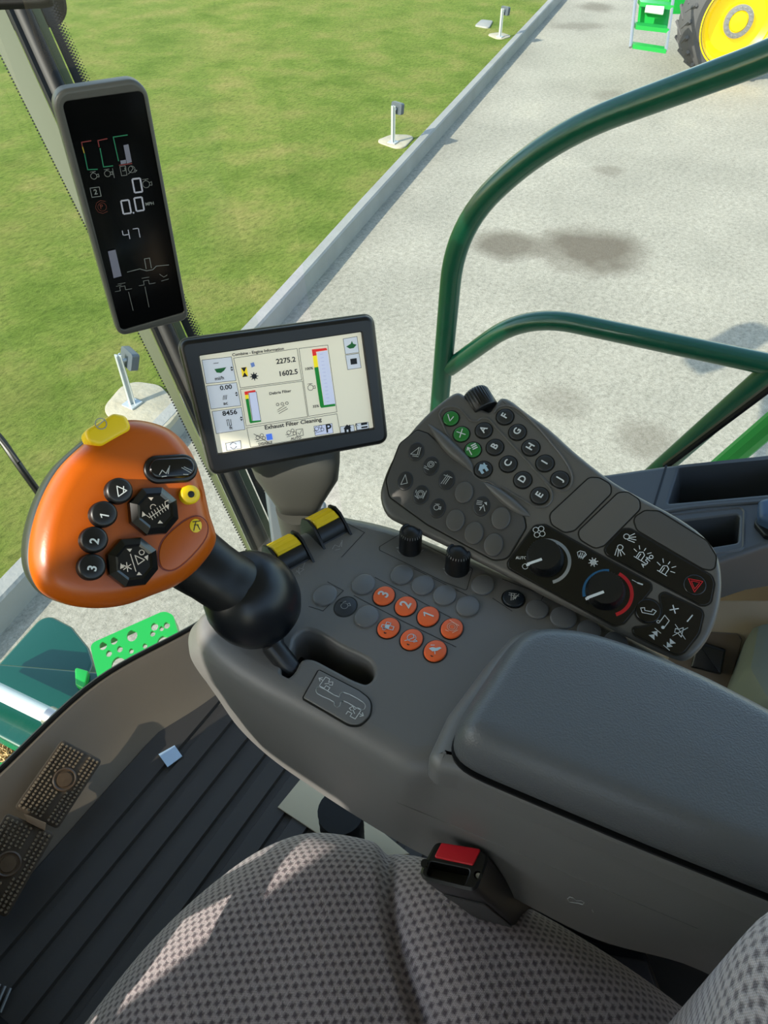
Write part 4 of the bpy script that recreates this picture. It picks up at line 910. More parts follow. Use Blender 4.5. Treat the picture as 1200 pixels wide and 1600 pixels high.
# finger ridge: long raised crest between the two key groups
m = MB(); rp = smooth_loop([PP.px(*p) for p in Z4((335, 275), (400, 345), (480, 430), (560, 505), (600, 560))], 6, False); n_ = len(rp)
m.tube([PP.w(p.x, p.y, -.0005) for p in rp], [.0060*math.sin(math.pi*(i+.6)/(n_+.2))+.0005 for i in range(n_)], 14)
rp = smooth_loop([PP.px(*p) for p in Z4((655, 610), (720, 660), (800, 725), (880, 785), (930, 810))], 6, False); n_ = len(rp)
m.tube([PP.w(p.x, p.y, -.0005) for p in rp], [.0048*math.sin(math.pi*(i+.6)/(n_+.2))+.0005 for i in range(n_)], 14); m.build('finger_ridge', M_pod, pod)
def EP(x, y, dx, dy): return pdir(PP, x, y, dx, dy)
kx = lambda x, y: Z4((x, y))[0]
e45 = (20, -27)
M_key = mat('dark_key', (36, 37, 37), .4)
for s_, x, y in (('A', 660, 311), ('B', 725, 410), ('C', 803, 508), ('D', 888, 601), ('E', 987, 694), ('F', 784, 232), ('G', 857, 322), ('H', 935, 412), ('I', 1018, 504), ('J', 1106, 599)):
    p = kx(x, y); btn(PP, pod, *p, .0076, .0076, 0, .0018, M_key, name='letter_key', label='round dark key marked '+s_, txt=s_, ex=EP(*p, *e45), size=.0088)
for s_, x, y, lb in (('tick', 467, 241, 'green round key with a tick'), ('cross', 529, 333, 'green round key with a cross'), ('list', 596, 425, 'green round key with list and arrow symbol')):
    p = kx(x, y); btn(PP, pod, *p, .0074, .0074, 0, .0018, M_grnb, name='round_key', label=lb, ico=s_, ex=EP(*p, 24, -12), size=.008, lw=.0009)
p = kx(657, 540); btn(PP, pod, *p, .0077, .0077, 0, .0018, M_key, name='round_key', label='dark round key with a house symbol', ico='home', ex=EP(*p, 24, -14), size=.0085, ink=mat('pale_blue_print', (150, 176, 190), .5))
va = EP(690, 740, 5, -30); va = math.atan2(va.y, va.x)-math.pi/2
M_oval = mat('oval_key', (40, 40, 40), .4)
for i, x, y in (('header', 265, 437), ('gear', 352, 521), ('slash', 444, 604), ('wedge', 201, 609), ('circle', 293, 690), ('engine', 391, 769), ('arrows', 649, 757)):
    p = kx(x, y); btn(PP, pod, *p, .0074, .0096, va, .0022, M_oval, name='oval_key', label='dark oval key with white %s symbol' % {'header': 'header arrow', 'gear': 'gear', 'slash': 'slanted lines', 'wedge': 'wedge', 'circle': 'ring', 'engine': 'engine', 'arrows': 'rows and arrows'}[i], ico=i, ex=EP(*p, 27, 4), size=.0078, lw=.00055, ink=mat('soft_white_print', (190, 192, 188), .5))
for x, y in ((545, 678), (495, 842), (604, 916), (718, 985), (761, 830)):
    p = kx(x, y); btn(PP, pod, *p, .0082, .0104, va, .0034, M_pbt, name='blank_key', ring=False)
# blank cover plates
pan(Z5((265, 280), (470, 90), (520, 92), (578, 125), (580, 170), (390, 362), (340, 372), (275, 330)), .006, M_pod, 'blank_cover', .0008, .0006)
pan(Z5((412, 370), (620, 170), (665, 165), (728, 205), (732, 250), (545, 440), (500, 455), (425, 410)), .006, M_pod, 'blank_cover', .0008, .0006)
pan(Z5((700, 300), (760, 262), (830, 265), (1080, 420), (1128, 500), (1118, 570), (1060, 560), (720, 360)), .006, M_pan, 'storage_recess', .0004, .0003)
# climate panel
cl_ = pan(Z5((45, 530), (185, 340), (240, 335), (790, 640), (792, 670), (650, 845), (600, 860), (50, 560)), .004, M_blkg, 'climate_panel', .0008, .0005)
m = MB(); HP = .0012
def knob(x, y, r, ptr, lb):
    p = Z5((x, y))[0]; c = PP.px(*p); m = MB()
    m.lathe(PP.w(*c, .0008), PN, [(r*1.05, 0), (r*1.05, .002), (r*.98, .003), (r*.92, .013), (r*.88, .0145), (r*.7, .0148), (0, .0148)], 72, cap0=False, knurl=(.0025, .0135, .95)); ob = m.build('rotary_knob', M_blk, pod, ang=60); ob['label'] = lb
    m = MB(); q = [PP.px(*Z5(a)[0], .0148) for a in ptr]; m.line(PP, q, .0022, .0158); m.line(PP, [q[1], tuple(V(q[1])+(V(q[1])-V(q[0])).normalized()*.0012)], .0022, .0135); m.build('pointer', M_wht, ob, smooth=False)
    return c
kc1 = PP.px(*Z5((248, 525))[0]); kc2 = PP.px(*Z5((565, 690))[0])
knob(238, 512, .0150, ((218, 515), (152, 538)), 'fan speed knob with pale pointer'); knob(552, 682, .0150, ((540, 685), (462, 714)), 'temperature knob between blue and red arc')
def arc(mb_, c, r0, r1, a0, a1, h, n=30):
    e0 = V(PP.px(*Z5((250, 500))[0]))  # angles measured in plane axes, from pixel direction right
    for k in range(n):
        A = a0+(a1-a0)*k/n; B = a0+(a1-a0)*(k+1)/n; pts = []
        for aa, rr0 in ((A, r0), (A, r1), (B, r1), (B, r0)):
            d = EPN(aa); pts.append((c[0]+d.x*rr0, c[1]+d.y*rr0))
        mb_.poly(PP, pts, h)
_ex = EP(900, 880, 10, 0).normalized(); _ey = V((-_ex.y, _ex.x))
def EPN(deg): a = math.radians(deg); return _ex*math.cos(a)+_ey*math.sin(a)
m = MB(); arc(m, kc1, .0172, .0200, 105, -75, HP); m.build('fan_scale', M_gry, cl_, smooth=False)
m = MB(); arc(m, kc2, .0172, .0200, 190, 85, HP); m.build('cold_scale', M_blu, cl_, smooth=False)
m = MB(); arc(m, kc2, .0172, .0200, 60, -72, HP); m.build('hot_scale', M_red, cl_, smooth=False)
m = MB(); z5 = lambda x, y: PP.px(*Z5((x, y))[0]); ep = EP(850, 850, 30, -6); eh = EP(850, 850, 30, 0)
CLP = lambda n_: m.build(n_, M_wht, cl_, smooth=False)
m.icon(PP, ICO['fan'], z5(208, 372), ep, .0105, .0006, HP); CLP('fan_symbol'); m = MB(); m.text(PP, 'AUTO', z5(116, 508), eh, .0034, HP); m.icon(PP, [circ((0, 0), .5, 12, 60, 390)], z5(136, 552), ep, .0046, .0005, HP)
CLP('auto_legend'); m = MB(); m.icon(PP, ICO['defrost'], z5(428, 492), EP(900, 870, 30, 8), .0062, .0006, HP); CLP('defrost_symbol'); m = MB(); m.icon(PP, ICO['snow'], z5(490, 530), ep, .0075, .0007, HP)
CLP('snow_symbol'); m = MB(); m.line(PP, [z5(692, 622), z5(722, 638)], .0005, HP); m.line(PP, [z5(722, 638), z5(745, 646)], .0012, HP); CLP('slider_mark')
# lamp panel
lp_ = pan(Z5((548, 460), (640, 358), (680, 355), (1105, 600), (1118, 640), (1100, 740), (1060, 758), (560, 490)), .006, M_blkg, 'lamp_panel', .0008, .0005)
m = MB(); ea = EP(1000, 870, 30, -4)
m.icon(PP, ICO['lamp'], z5(680, 408), ea, .0075, .0006, HP); m.icon(PP, ICO['lamp'], z5(620, 470), EP(1000, 870, 10, 28), .0075, .0006, HP)
er = EP(1000, 870, 30, 18); er2 = EP(1000, 870, 28, 20)
m.icon(PP, ICO['beacon'], z5(738, 494), er, .0078, .0006, HP); m.icon(PP, ICO['beacon'], z5(862, 566), er, .0082, .0006, HP); m.text(PP, 'AUTO', z5(772, 524), EP(1000, 870, 24, -24), .0046, HP)
m.build('lamp_print', M_wht, lp_, smooth=False)
p = Z5((1018, 648))[0]; btn(PP, pod, *p, .0086, .0086, 0, .0014, M_blkg, name='hazard_button', label='black round button with red hazard triangle', ring=False)
m = MB(); c = z5(1018, 645)
tri = [z5(983, 618), z5(1058, 633), z5(1014, 688)]; cc = sum((V(q) for q in tri), V((0, 0)))/3
m.line(PP, tri, .0006, .0027, True); m.line(PP, [tuple(cc+(V(q)-cc)*.6) for q in tri], .0005, .0027, True); m.build('hazard_triangle', M_red, lp_, smooth=False)
# phone and radio keys
p = Z5((775, 783))[0]; btn(PP, pod, *p, .0098, .0098, 0, .0012, M_blkg, name='phone_button', label='black round button with telephone handset', ico='phone', ex=EP(*p, 30, 6), size=.0085, ring=True, ink=M_wht)
rd = pan(Z5((835, 700), (860, 685), (1050, 775), (1062, 800), (1040, 900), (960, 1000), (920, 1012), (700, 905), (695, 870), (790, 860), (850, 800)), [.003, .004, .006, .006, .02, .01, .006, .005, .005, .008, .01], M_blkg, 'radio_panel', .0008, .0005)
m = MB()
for i, x, y, sz_, lw, e in (('plus', 910, 775, .008, .0009, ep), ('minus', 992, 822, .008, .0009, EP(1070, 960, 20, -24)), ('note', 860, 838, .0085, .0006, EP(1040, 970, 30, 20)), ('mute', 942, 892, .0078, .0005, EP(1060, 985, 30, 8)), ('skipf', 808, 905, .007, .0006, EP(1020, 990, 24, -26)), ('skipf', 888, 956, .007, .0006, EP(1045, 1005, -24, 26))):
    m.icon(PP, ICO[i], z5(x, y), e, sz_, lw, HP)
m.build('radio_print', M_wht, rd, smooth=False)
# ================================================================== JOYSTICK
JC = D(195, 800, .50)
JN = ((CAM-JC).normalized()+RT*.24+UP*.10).normalized()
PJ = Pl(JC, JN, RT)
joy = thing('joystick', P(450, 1040, CZ-.05), 'orange multi-function joystick handle with black buttons on a dark grip', 'joystick')
ho = ZJ((262, 165), (165, 262), (90, 400), (48, 560), (50, 680), (92, 765), (180, 815), (300, 836), (430, 824), (560, 778), (648, 742), (740, 668), (806, 560), (780, 450), (745, 300), (700, 190), (625, 110), (530, 72), (430, 66), (340, 105))
hp = ccw(PJ.pxs(ho)); hp = [tuple(q) for q in smooth_loop(hp, 6)]
def scl(o, k, c=(0.0, 0.0)): return [(c[0]+(u-c[0])*k, c[1]+(v-c[1])*k) for u, v in o]
m = MB(); L = []
for d_, h_ in ((0, -.012), (0, -.004), (.0008, .0), (.0030, .005), (.0065, .009), (.0105, .0115)): L.append([PJ.w(u, v, h_) for u, v in offset(hp, -d_)])
base = offset(hp, -.0105); hc = (sum(p[0] for p in base)/len(base), sum(p[1] for p in base)/len(base))
def jh(u, v): return 0
for k, h_ in ((.93, .0121), (.75, .0126), (.5, .0129), (.25, .0130), (.05, .0130)): L.append([PJ.w(hc[0]+(u-hc[0])*k, hc[1]+(v-hc[1])*k, h_) for u, v in base])
m.loft(L, False, True); hd = m.build('joystick_head', M_org, joy, ang=60)
m = MB(); L = []; sh = V(PJ.px(190, 790))-V(PJ.px(197, 793))
for d_, h_ in ((.001, -.010), (0, -.012), (0.0, -.016), (.003, -.026), (.009, -.036), (.02, -.043)): L.append([PJ.w(u+sh.x*(-h_-.01)/.008, v+sh.y*(-h_-.01)/.008, h_) for u, v in offset(hp, -d_)])
m.loft(L[::-1], True, True); m.build('back_shell', mat('dark_shell', (40, 44, 40), .4), joy, ang=60)
JT = .0158   # height of the face near the centre
def jb(x, y): return PJ.px(*ZJ((x, y))[0], .017)
ejr = pdir(PJ, 180, 800, 24, -22)
for s_, x, y, lb in (('<', 405, 358, 'triangle'), ('1', 342, 453, '1'), ('2', 303, 557, '2'), ('3', 294, 668, '3')):
    c = jb(x, y); m = MB(); hh = .0115
    m.lathe(PJ.w(*c, .010), JN, [(.0097, 0), (.0097, .001), (.0087, .002), (.0085, hh-.002), (.0077, hh-.0004), (.0066, hh), (0, hh)], 36, cap0=False); ob = m.build('thumb_button', M_blk, hd, ang=50); ob['label'] = 'black round joystick button marked '+lb
    m = MB()
    ex_ = pdir(PJ, 180, 800, 6, -30)
    if s_ == '<': m.icon(PJ, [[(-.5, -.4), (.5, -.4), (0, .5), (-.5, -.4)], [(.1, -.4), (.5, .1)]], c, pdir(PJ, 180, 800, 28, -20), .0066, .0006, .010+hh+.0002)
    else: c = PJ.px(ZJ((x, y))[0][0]+2, ZJ((x, y))[0][1]+2, .010+hh); m.text(PJ, s_, c, ex_, .0078, .010+hh+.0002)
    m.build('legend', M_wht, hd, smooth=False)
for x, y, lb in ((548, 440, 'upper octagonal rocker switch with a header symbol'), (462, 648, 'lower octagonal rocker switch with a star and slash symbol')):
    c = jb(x, y); m = MB(); L = []; R8 = .0172; up8 = math.atan2(ejr.y, ejr.x)+math.pi/8+.1
    for r_, h_ in ((R8*1.0, .008), (R8*1.0, .0175), (R8*.97, .0195), (R8*.72, .0225)): L.append([PJ.w(c[0]+r_*math.cos(up8+k*math.pi/4), c[1]+r_*math.sin(up8+k*math.pi/4), h_) for k in range(8)])
    L.append([PJ.w(c[0]+R8*.62*math.cos(up8+k*math.pi/4), c[1]+R8*.62*math.sin(up8+k*math.pi/4), .0215) for k in range(8)])
    m.loft(L, False, True); ob = m.build('octagonal_switch', M_blkg, hd, ang=15); ob['label'] = lb
    m = MB(); hk = .0222
    ex_ = pdir(PJ, 200, 800, 24, -16)
    m.icon(PJ, [['F', (-.25, .0), (.0, .35), (.12, .0)]] if False else [['F', (-1.0, .15), (-.75, .45), (-.7, .1)], ['F', (1.0, -.15), (.75, -.45), (.7, -.1)], ['F', (.1, 1.0), (.4, .8), (.15, .7)], ['F', (-.1, -1.0), (-.4, -.8), (-.15, -.7)]], c, ex_, .0098, .0006, hk)
    if y < 500: m.icon(PJ, [[(-.7, -.2), (.8, -.2)], [(-.7, -.2), (-.8, .1)], [(.8, -.2), (1.0, .15), (1.3, .1)]]+[[(-.6+k*.25, -.45), (-.55+k*.25, .1)] for k in range(6)]+[circ((0, .3), .22, 10, 0, 180)], c, ex_, .0085, .0005, hk)
    else: m.icon(PJ, [[(-.9, 0), (-.3, 0)], [(-.75, -.28), (-.45, .28)], [(-.75, .28), (-.45, -.28)], [(-.3, -.6), (.1, .6)], [(.1, -.3), (.3, .35), (.65, -.3), (.1, -.3)], circ((.8, .25), .18, 8)], c, ex_, .0092, .0006, hk)
    m.build('legend', mat('cream_print', (214, 196, 176), .5), ob, smooth=False)
# pill rocker
a = V(jb(572, 268)); b = V(jb(676, 262)); ab = b-a; q = []
an = math.atan2(ab.y, ab.x); R_ = .0098
q = [(b.x+R_*math.cos(an+t_), b.y+R_*math.sin(an+t_)) for t_ in [math.radians(-90+k*12) for k in range(16)]]+[(a.x+R_*math.cos(an+t_), a.y+R_*math.sin(an+t_)) for t_ in [math.radians(90+k*12) for k in range(16)]]
m = MB(); m.slab(PJ, q, .008, .0155, .002, 3); ob = m.build('pill_switch', M_blk, hd)
m = MB(); m.slab(PJ, offset(ccw(q), -.0028), .0155, .0195, .0022, 4); m.build('pill_rocker', M_blkg, ob)
m = MB(); m.icon(PJ, ICO['reel'], jb(592, 282), pdir(PJ, 250, 740, 30, -10), .0058, .0006, .0199); m.icon(PJ, [[(-.5, .5), (.3, -.4)], [(-.2, .5), (.5, -.2)], [(-.6, -.3), (-.1, -.5)]], jb(680, 276), pdir(PJ, 250, 740, 30, -10), .0058, .0006, .0199); m.build('legend', M_gry, ob, smooth=False)
# yellow knob in its dish
c = jb(696, 373); m = MB(); m.lathe(PJ.w(*c, .0080), JN, [(.0115, 0), (.0112, .0018), (.0095, .0012), (.0085, -.001)], 36, cap0=False, cap1=False); m.build('knob_dish', M_org, hd, ang=60)
m = MB(); m.lathe(PJ.w(*c, .006), JN, [(.0082, 0), (.0082, .004), (.0075, .0048), (.0068, .0048), (.0066, .0060), (.0066, .0125), (.0058, .0138), (.0030, .0138)], 36, cap0=False, cap1=True); ob = m.build('yellow_knob', M_yel, hd, ang=60)
m = MB(); m.lathe(PJ.w(*c, .0197), JN, [(.0024, 0), (.0022, .0006), (0, .0007)], 20, cap0=False); m.build('knob_socket', M_blk, ob)
# outlined cover plate and yellow badge
m = MB(); cvr = ZJ((588, 555), (690, 470), (735, 462), (765, 490), (762, 545), (655, 665), (612, 682), (580, 668), (568, 620)); q = ccw([tuple(x) for x in smooth_loop([PJ.px(*p, .013) for p in cvr], 5)])
m.slab(PJ, offset(q, .0006), .005, .0132); m.build('cover_gap', mat('dark_orange_gap', (110, 30, 6), .5), hd)
m = MB(); m.slab(PJ, offset(q, -.0002), .005, .0137, .0006, 3); m.build('cover_plate', M_org, hd)
c = PJ.px(*ZJ((718, 500))[0], .013); m = MB(); m.slab(PJ, ell(c, .0043, .0048, 0, 24), .010, .0143, .0004, 2); bd_ = m.build('yellow_badge', M_yel, hd)
m = MB(); m.icon(PJ, [[(-.3, -.6), (0, .5)], [(-.4, .5), (.5, .6)], [(.2, .1), (.5, -.5)], [(-.2, .1), (.3, .1)]], c, pdir(PJ, 300, 820, 30, 0), .0055, .0006, .0146); m.build('legend', M_blk, bd_, smooth=False)
# yellow rocker on top
m = MB(); pts = ZJ((248, 118), (275, 88), (370, 50), (420, 62), (446, 118), (420, 150), (318, 190), (262, 162))
cA = PJ.w(*PJ.px(*ZJ((345, 120))[0], .004)); q = [tuple(x) for x in ccw(fillet(PJ.pxs(ZJ((250, 126), (372, 54), (422, 64), (447, 120), (322, 188), (268, 172))), .005, 5))]
m = MB(); m.slab(PJ, q, -.003, .0125, .003, 5); ob = m.build('yellow_switch', M_yel, hd, ang=40)
m = MB(); m.icon(PJ, [circ((0, 0), .55, 18), [(-.5, -.2), (.5, .3)]], PJ.px(*ZJ((333, 84))[0], .0125), pdir(PJ, 158, 660, 30, -8), .0065, .0006, .0129); m.build('legend', M_gry, ob, smooth=False)
# grip and boot
g = [(D(262, 840, .555), .026), (D(300, 872, .555), .0258), (D(330, 893, .556), .0240), (D(352, 908, .560), .0238), (D(372, 920, .565), .0245), (D(392, 930, .572), .026)]
m = MB(); gp = smooth_loop([p for p, r in g], 4, False); gr = []
for i in range(len(gp)): s_ = i/4; k = min(int(s_), len(g)-2); f_ = s_-k; gr.append(g[k][1]*(1-f_)+g[k+1][1]*f_)
m.tube(gp, gr, 40); m.build('grip', M_grip, joy, ang=60)
bc = D(396, 938, .582); axb = (D(450, 1040, .63)-D(330, 880, .53)).normalized()
m = MB(); Rb = .0375
m.lathe(bc-axb*0, axb, [(.022, -.034), (.0285, -.028), (.0345, -.018), (.0372, -.008), (.0375, 0), (.0362, .010), (.0325, .020), (.026, .028), (.017, .033), (.009, .035)], 56)
m.build('boot_ball', mat('boot_rubber', (12, 16, 21), .33, spec=.4), joy, ang=70)
m = MB(); m.lathe(bc-axb*.028, axb, [(.0262, -.002), (.0278, 0), (.0286, .002), (.0285, .004)], 48, cap0=False, cap1=False); m.build('boot_collar', M_blk, joy)
m = MB(); m.tube([bc+axb*.026, D(428, 1012, .588), P(450, 1040, CZ-.004), P(456, 1048, CZ-.052)], [.0105, .0092, .0088, .0088], 24); m.build('shaft', mat('dark_steel_shaft', (34, 35, 37), .35, .3), joy)
m = MB(); m.lathe(P(456, 1043, CZ-.052), (0, 0, 1), [(.014, 0), (.013, .01), (.010, .02)], 24); m.build('shaft_boot', M_blk, joy)
# ================================================================== MONITOR
MN = V((-.62, -.66, .43)).normalized()
PM = Pl(D(442, 618, .665), MN, RT)
mon = thing('monitor', P(470, 850, .60), 'touch screen monitor with black bezel showing engine information', 'monitor')
hs_ = ccw(fillet(PM.pxs([(277, 533), (584, 492), (607, 692), (330, 744)]), .008))
m = MB(); L = []
for d_, h_ in ((.012, -.034), (.003, -.030), (0, -.022), (0, -.004)): L.append([PM.w(u, v, h_) for u, v in offset(hs_, -d_)])
for i in range(1, 5): a = i/4*math.pi/2; L.append([PM.w(u, v, -.004+.004*math.sin(a)) for u, v in offset(hs_, -.004*(1-math.cos(a)))])
m.loft(L, True, False)
scr_ = ccw(fillet(PM.pxs([(309, 555), (567, 517), (587, 671), (339, 712)]), .002, 3))
rimm = offset(hs_, -.004); holed(m, PM, rimm, [scr_], 0); pocket(m, PM, scr_, 0, .004, .0008); m.build('bezel', mat('bezel_black', (10, 11, 12), .4), mon)
m = MB(); L = [[PM.w(u, v, h_) for u, v in offset(hs_, d_)] for d_, h_ in ((.0012, -.010), (.0012, -.006), (.0002, -.005))]; m.loft([L[2][:], L[1], L[0]][::-1], False, False); m.build('edge_trim', M_hous, mon)
EM = .38
def em(name, c, k=EM): return mat('screen_'+name, c, .4, emit=k, spec=.2)
SH = -.0036
m = MB(); m.poly(PM, offset(scr_, -.0012), SH); sc = m.build('screen', em('beige', (218, 214, 194)), mon, smooth=False)
zm = lambda *p: PM.pxs(ZM(*p), SH)
m = MB()
for q in (((185, 275), (338, 258), (362, 382), (207, 398)), ((208, 410), (365, 392), (388, 512), (232, 530)), ((238, 543), (390, 522), (410, 636), (260, 658)), ((308, 708), (385, 694), (390, 735), (314, 747)), ((920, 165), (992, 152), (1003, 235), (932, 245)), ((932, 250), (1003, 240), (1014, 315), (944, 325)), ((905, 622), (975, 612), (980, 645), (908, 655)), ((985, 606), (1050, 598), (1055, 630), (990, 640))):
    m = MB(); m.poly(PM, zm(*q), SH+.0002); m.build('screen_tile', em('tile', (196, 202, 210)), sc, smooth=False)
m = MB()
for q in (((785, 235), (838, 225), (880, 505), (822, 512)), ((428, 445), (468, 440), (492, 590), (450, 595)), ((768, 620), (862, 605), (868, 655), (775, 668))): m = MB(); m.poly(PM, zm(*q), SH+.0003); m.build('gauge_field', em('field', (196, 202, 226)), sc, smooth=False)
m = MB(); fr_ = lambda *q: m.line(PM, zm(*q), .00035, SH+.0004, True)
fr_((350, 265), (680, 215), (705, 378), (385, 420)); fr_((385, 428), (708, 385), (735, 570), (415, 618)); fr_((690, 215), (840, 197), (888, 545), (740, 568)); fr_((418, 628), (888, 555), (905, 655), (438, 728))
for q in (((185, 275), (338, 258), (362, 382), (207, 398)), ((208, 410), (365, 392), (388, 512), (232, 530)), ((238, 543), (390, 522), (410, 636), (260, 658)), ((308, 708), (385, 694), (390, 735), (314, 747)), ((920, 165), (992, 152), (1003, 235), (932, 245)), ((932, 250), (1003, 240), (1014, 315), (944, 325)), ((768, 620), (862, 605), (868, 655), (775, 668)), ((905, 622), (975, 612), (980, 645), (908, 655)), ((428, 445), (468, 440), (492, 590), (450, 595)), ((985, 606), (1050, 598), (1055, 630), (990, 640))): fr_(*q)
em_ = pdir(PM, 440, 620, 100, -14)
def tx(s_, x, y, sz_, w=1): m.text(PM, s_, PM.px(*ZM((x, y))[0], SH), em_, sz_, SH+.0005, squash=w)
tx('2275.2', 622, 278, .0062, 1.05); tx('1602.5', 634, 342, .0062, 1.05); tx('0.00', 310, 418, .0056, 1.1); tx('8456', 330, 550, .0060, 1.1)
tx('mi/h', 276, 370, .0042, 1.1); tx('ac', 308, 500, .0042, 1.1); tx('ft', 336, 628, .0042, 1.1); tx('\u2014', 258, 290, .0042)
tx('Combine - Engine Information', 478, 232, .0034, 1.1); tx('Exhaust Filter Cleaning', 660, 606, .0051, 1.12); tx('Debris Filter', 592, 443, .0034, 1.15); tx('DISABLE', 515, 708, .0032, 1.1); tx('AUTO', 675, 682, .0032, 1.1); tx('P', 844, 632, .0110)
tx('100%', 742, 320, .0032, 1.1); tx('35%', 778, 516, .0032, 1.1)
def ic(i, x, y, s_, lw=.0004): m.icon(PM, i if isinstance(i, list) else ICO[i], PM.px(*ZM((x, y))[0], SH), em_, s_, lw, SH+.0005)
ic('engine', 755, 418, .0085); ic([[(-.3, -.4), (-.1, .4)], [(0, -.4), (.2, .4)], [(.3, -.4), (.5, .4)]], 302, 470, .0045, .0005); ic([[(-.4, -.5), (-.4, .5), (-.1, .5), (-.1, -.5), (.2, -.5), (.2, .5)]], 330, 600, .0055, .0005)
ic([circ((0, 0), .4, 10, 20, 160), circ((0, 0), .4, 10, 200, 340)], 348, 720, .007); ic([circ((-.5, .4), .15, 8), circ((0, .4), .15, 8), circ((.5, .4), .15, 8), [(-.6, -.4), (.4, 0)], [(-.5, -.6), (.5, -.2)], [(-.6, -.2), (.2, .2)]], 606, 522, .0085)
for x, y in ((490, 680), (650, 655), (795, 635)): ic([circ((-.3, .1), .25, 8), circ((.2, .3), .2, 8), circ((.4, -.1), .2, 8), [(-.6, -.4), (.3, -.3)], [(-.7, -.1), (-.3, -.2)]], x, y, .0075)
ic([[(-.6, .5), (.6, -.5)]], 490, 680, .009, .0005); ic([[(-.5, -.5), (.5, -.5), (.5, .5), (-.5, .5), (-.5, -.5)], [(-.3, 0), (-.05, -.3), (.35, .35)]], 694, 652, .0062, .0004)
ic('home', 942, 633, .007); ic([[(-.7, -.4), (-.7, .4)], [(-.9, .1), (-.7, .4), (-.5, .1)], ['F', (-.1, -.3), (.7, -.3), (.7, -.1), (-.1, -.1)], ['F', (-.1, .1), (.7, .1), (.7, .4), (-.1, .4)]], 1018, 618, .0075)
for x, y in ((340, 320), (365, 452), (390, 580)): ic([['F', (-.3, .1), (.3, .1), (0, .5)], ['F', (-.3, -.1), (0, -.5), (.3, -.1)]], x, y, .0042)
ic([['F', (-.4, -.35), (.4, -.35), (.4, .35), (-.4, .35)]], 975, 282, .0075)
ic([['F', *circ((0, 0), .45, 8)[:-1]]]+[[(math.cos(a)*.4, math.sin(a)*.4), (math.cos(a)*.62, math.sin(a)*.62)] for a in [k*math.pi/4 for k in range(8)]], 457, 360, .0055, .0007)
ic([['F', (-.5, -.5), (.5, -.5), (-.5, .5), (.5, .5)]] if False else [['F', (-.45, -.8), (.45, -.8), (0, 0)], ['F', (-.45, .8), (0, 0), (.45, .8)]], 406, 338, .0052)
m.build('screen_print', em('black', (30, 32, 34), .1), sc, smooth=False)
def col(name, c, qs, h): 
    global m
    for q in qs: m = MB(); m.poly(PM, zm(*q), SH+h); m.build(name, em(name, c, .45), sc, smooth=False)
col('gauge_red', (208, 44, 40), [((757, 220), (832, 212), (838, 223), (778, 232), (782, 250), (762, 254)), ((406, 440), (462, 431), (464, 440), (424, 446), (427, 455), (409, 457))], .00055)
col('gauge_yellow', (232, 212, 30), [((762, 254), (782, 250), (790, 310), (770, 314)), ((409, 457), (426, 455), (429, 475), (412, 478))], .00055)
col('hourglass_tile', (236, 206, 40), [((388, 316), (418, 311), (426, 358), (396, 364))], .0003)
col('gauge_green', (22, 120, 44), [((770, 314), (790, 310), (820, 510), (878, 502), (880, 514), (806, 524), (800, 515)), ((412, 478), (428, 475), (446, 592), (492, 588), (494, 595), (438, 604), (433, 598))], .00055)
col('machine_icon', (28, 86, 44), [((250, 322), (290, 316), (312, 312), (300, 330), (284, 342), (262, 340)), ((936, 205), (960, 190), (965, 175), (972, 190), (990, 195), (975, 212), (955, 216))], .0006)
col('engine_icon', (96, 120, 176), [((437, 292), (455, 286), (461, 306), (444, 314))], .0006)
col('blue_checkbox', (76, 120, 226), [((518, 662), (548, 657), (554, 688), (524, 693))], .0006)
m = MB()
for k in range(14):
    y = 245+k*19; x = 800+k*2.6; m.line(PM, zm((x, y), (x+16, y-2)), .0002, SH+.0004)
m.build('gauge_tick', em('tick', (150, 156, 180), .3), sc, smooth=False)
m = MB(); m.poly(PM, offset(scr_, -.0008), -.0020); 
# neck and mount
m = MB(); nk = [(D(455, 655, .715), .050, .030), (D(462, 725, .72), .0455, .03), (D(466, 752, .735), .042, .03), (D(468, 790, .75), .026, .024), (D(470, 806, .76), .021, .02)]
L = []
for c, a_, b_ in nk: L.append([c+RT*(a_*math.copysign(abs(math.cos(t_))**.6, math.cos(t_)))+MN*(b_*math.copysign(abs(math.sin(t_))**.6, math.sin(t_)))-MN*.02 for t_ in [2*math.pi*k/40 for k in range(40)]])
m.loft(L); m.build('neck', mat('neck_plastic', (60, 61, 56), .5), mon, ang=60)
m = MB(); m.tube([D(470, 800, .765)-MN*.02, D(474, 825, .79)-MN*.02, P(478, 870, .55)], [.024, .0235, .024], 28); m.build('mount_post', mat('neck_plastic', (60, 61, 56), .5), mon)
# grey bracket behind the mount
m = MB(); pl = Pl(D(440, 800, .86), -FW, RT); m.slab(pl, fillet(pl.pxs([(412, 760), (460, 770), (508, 784), (512, 860), (440, 880), (424, 850)]), .006), -.015, 0, .004); m.build('mount_bracket', mat('blue_grey_plastic', (120, 132, 140), .5), mon)
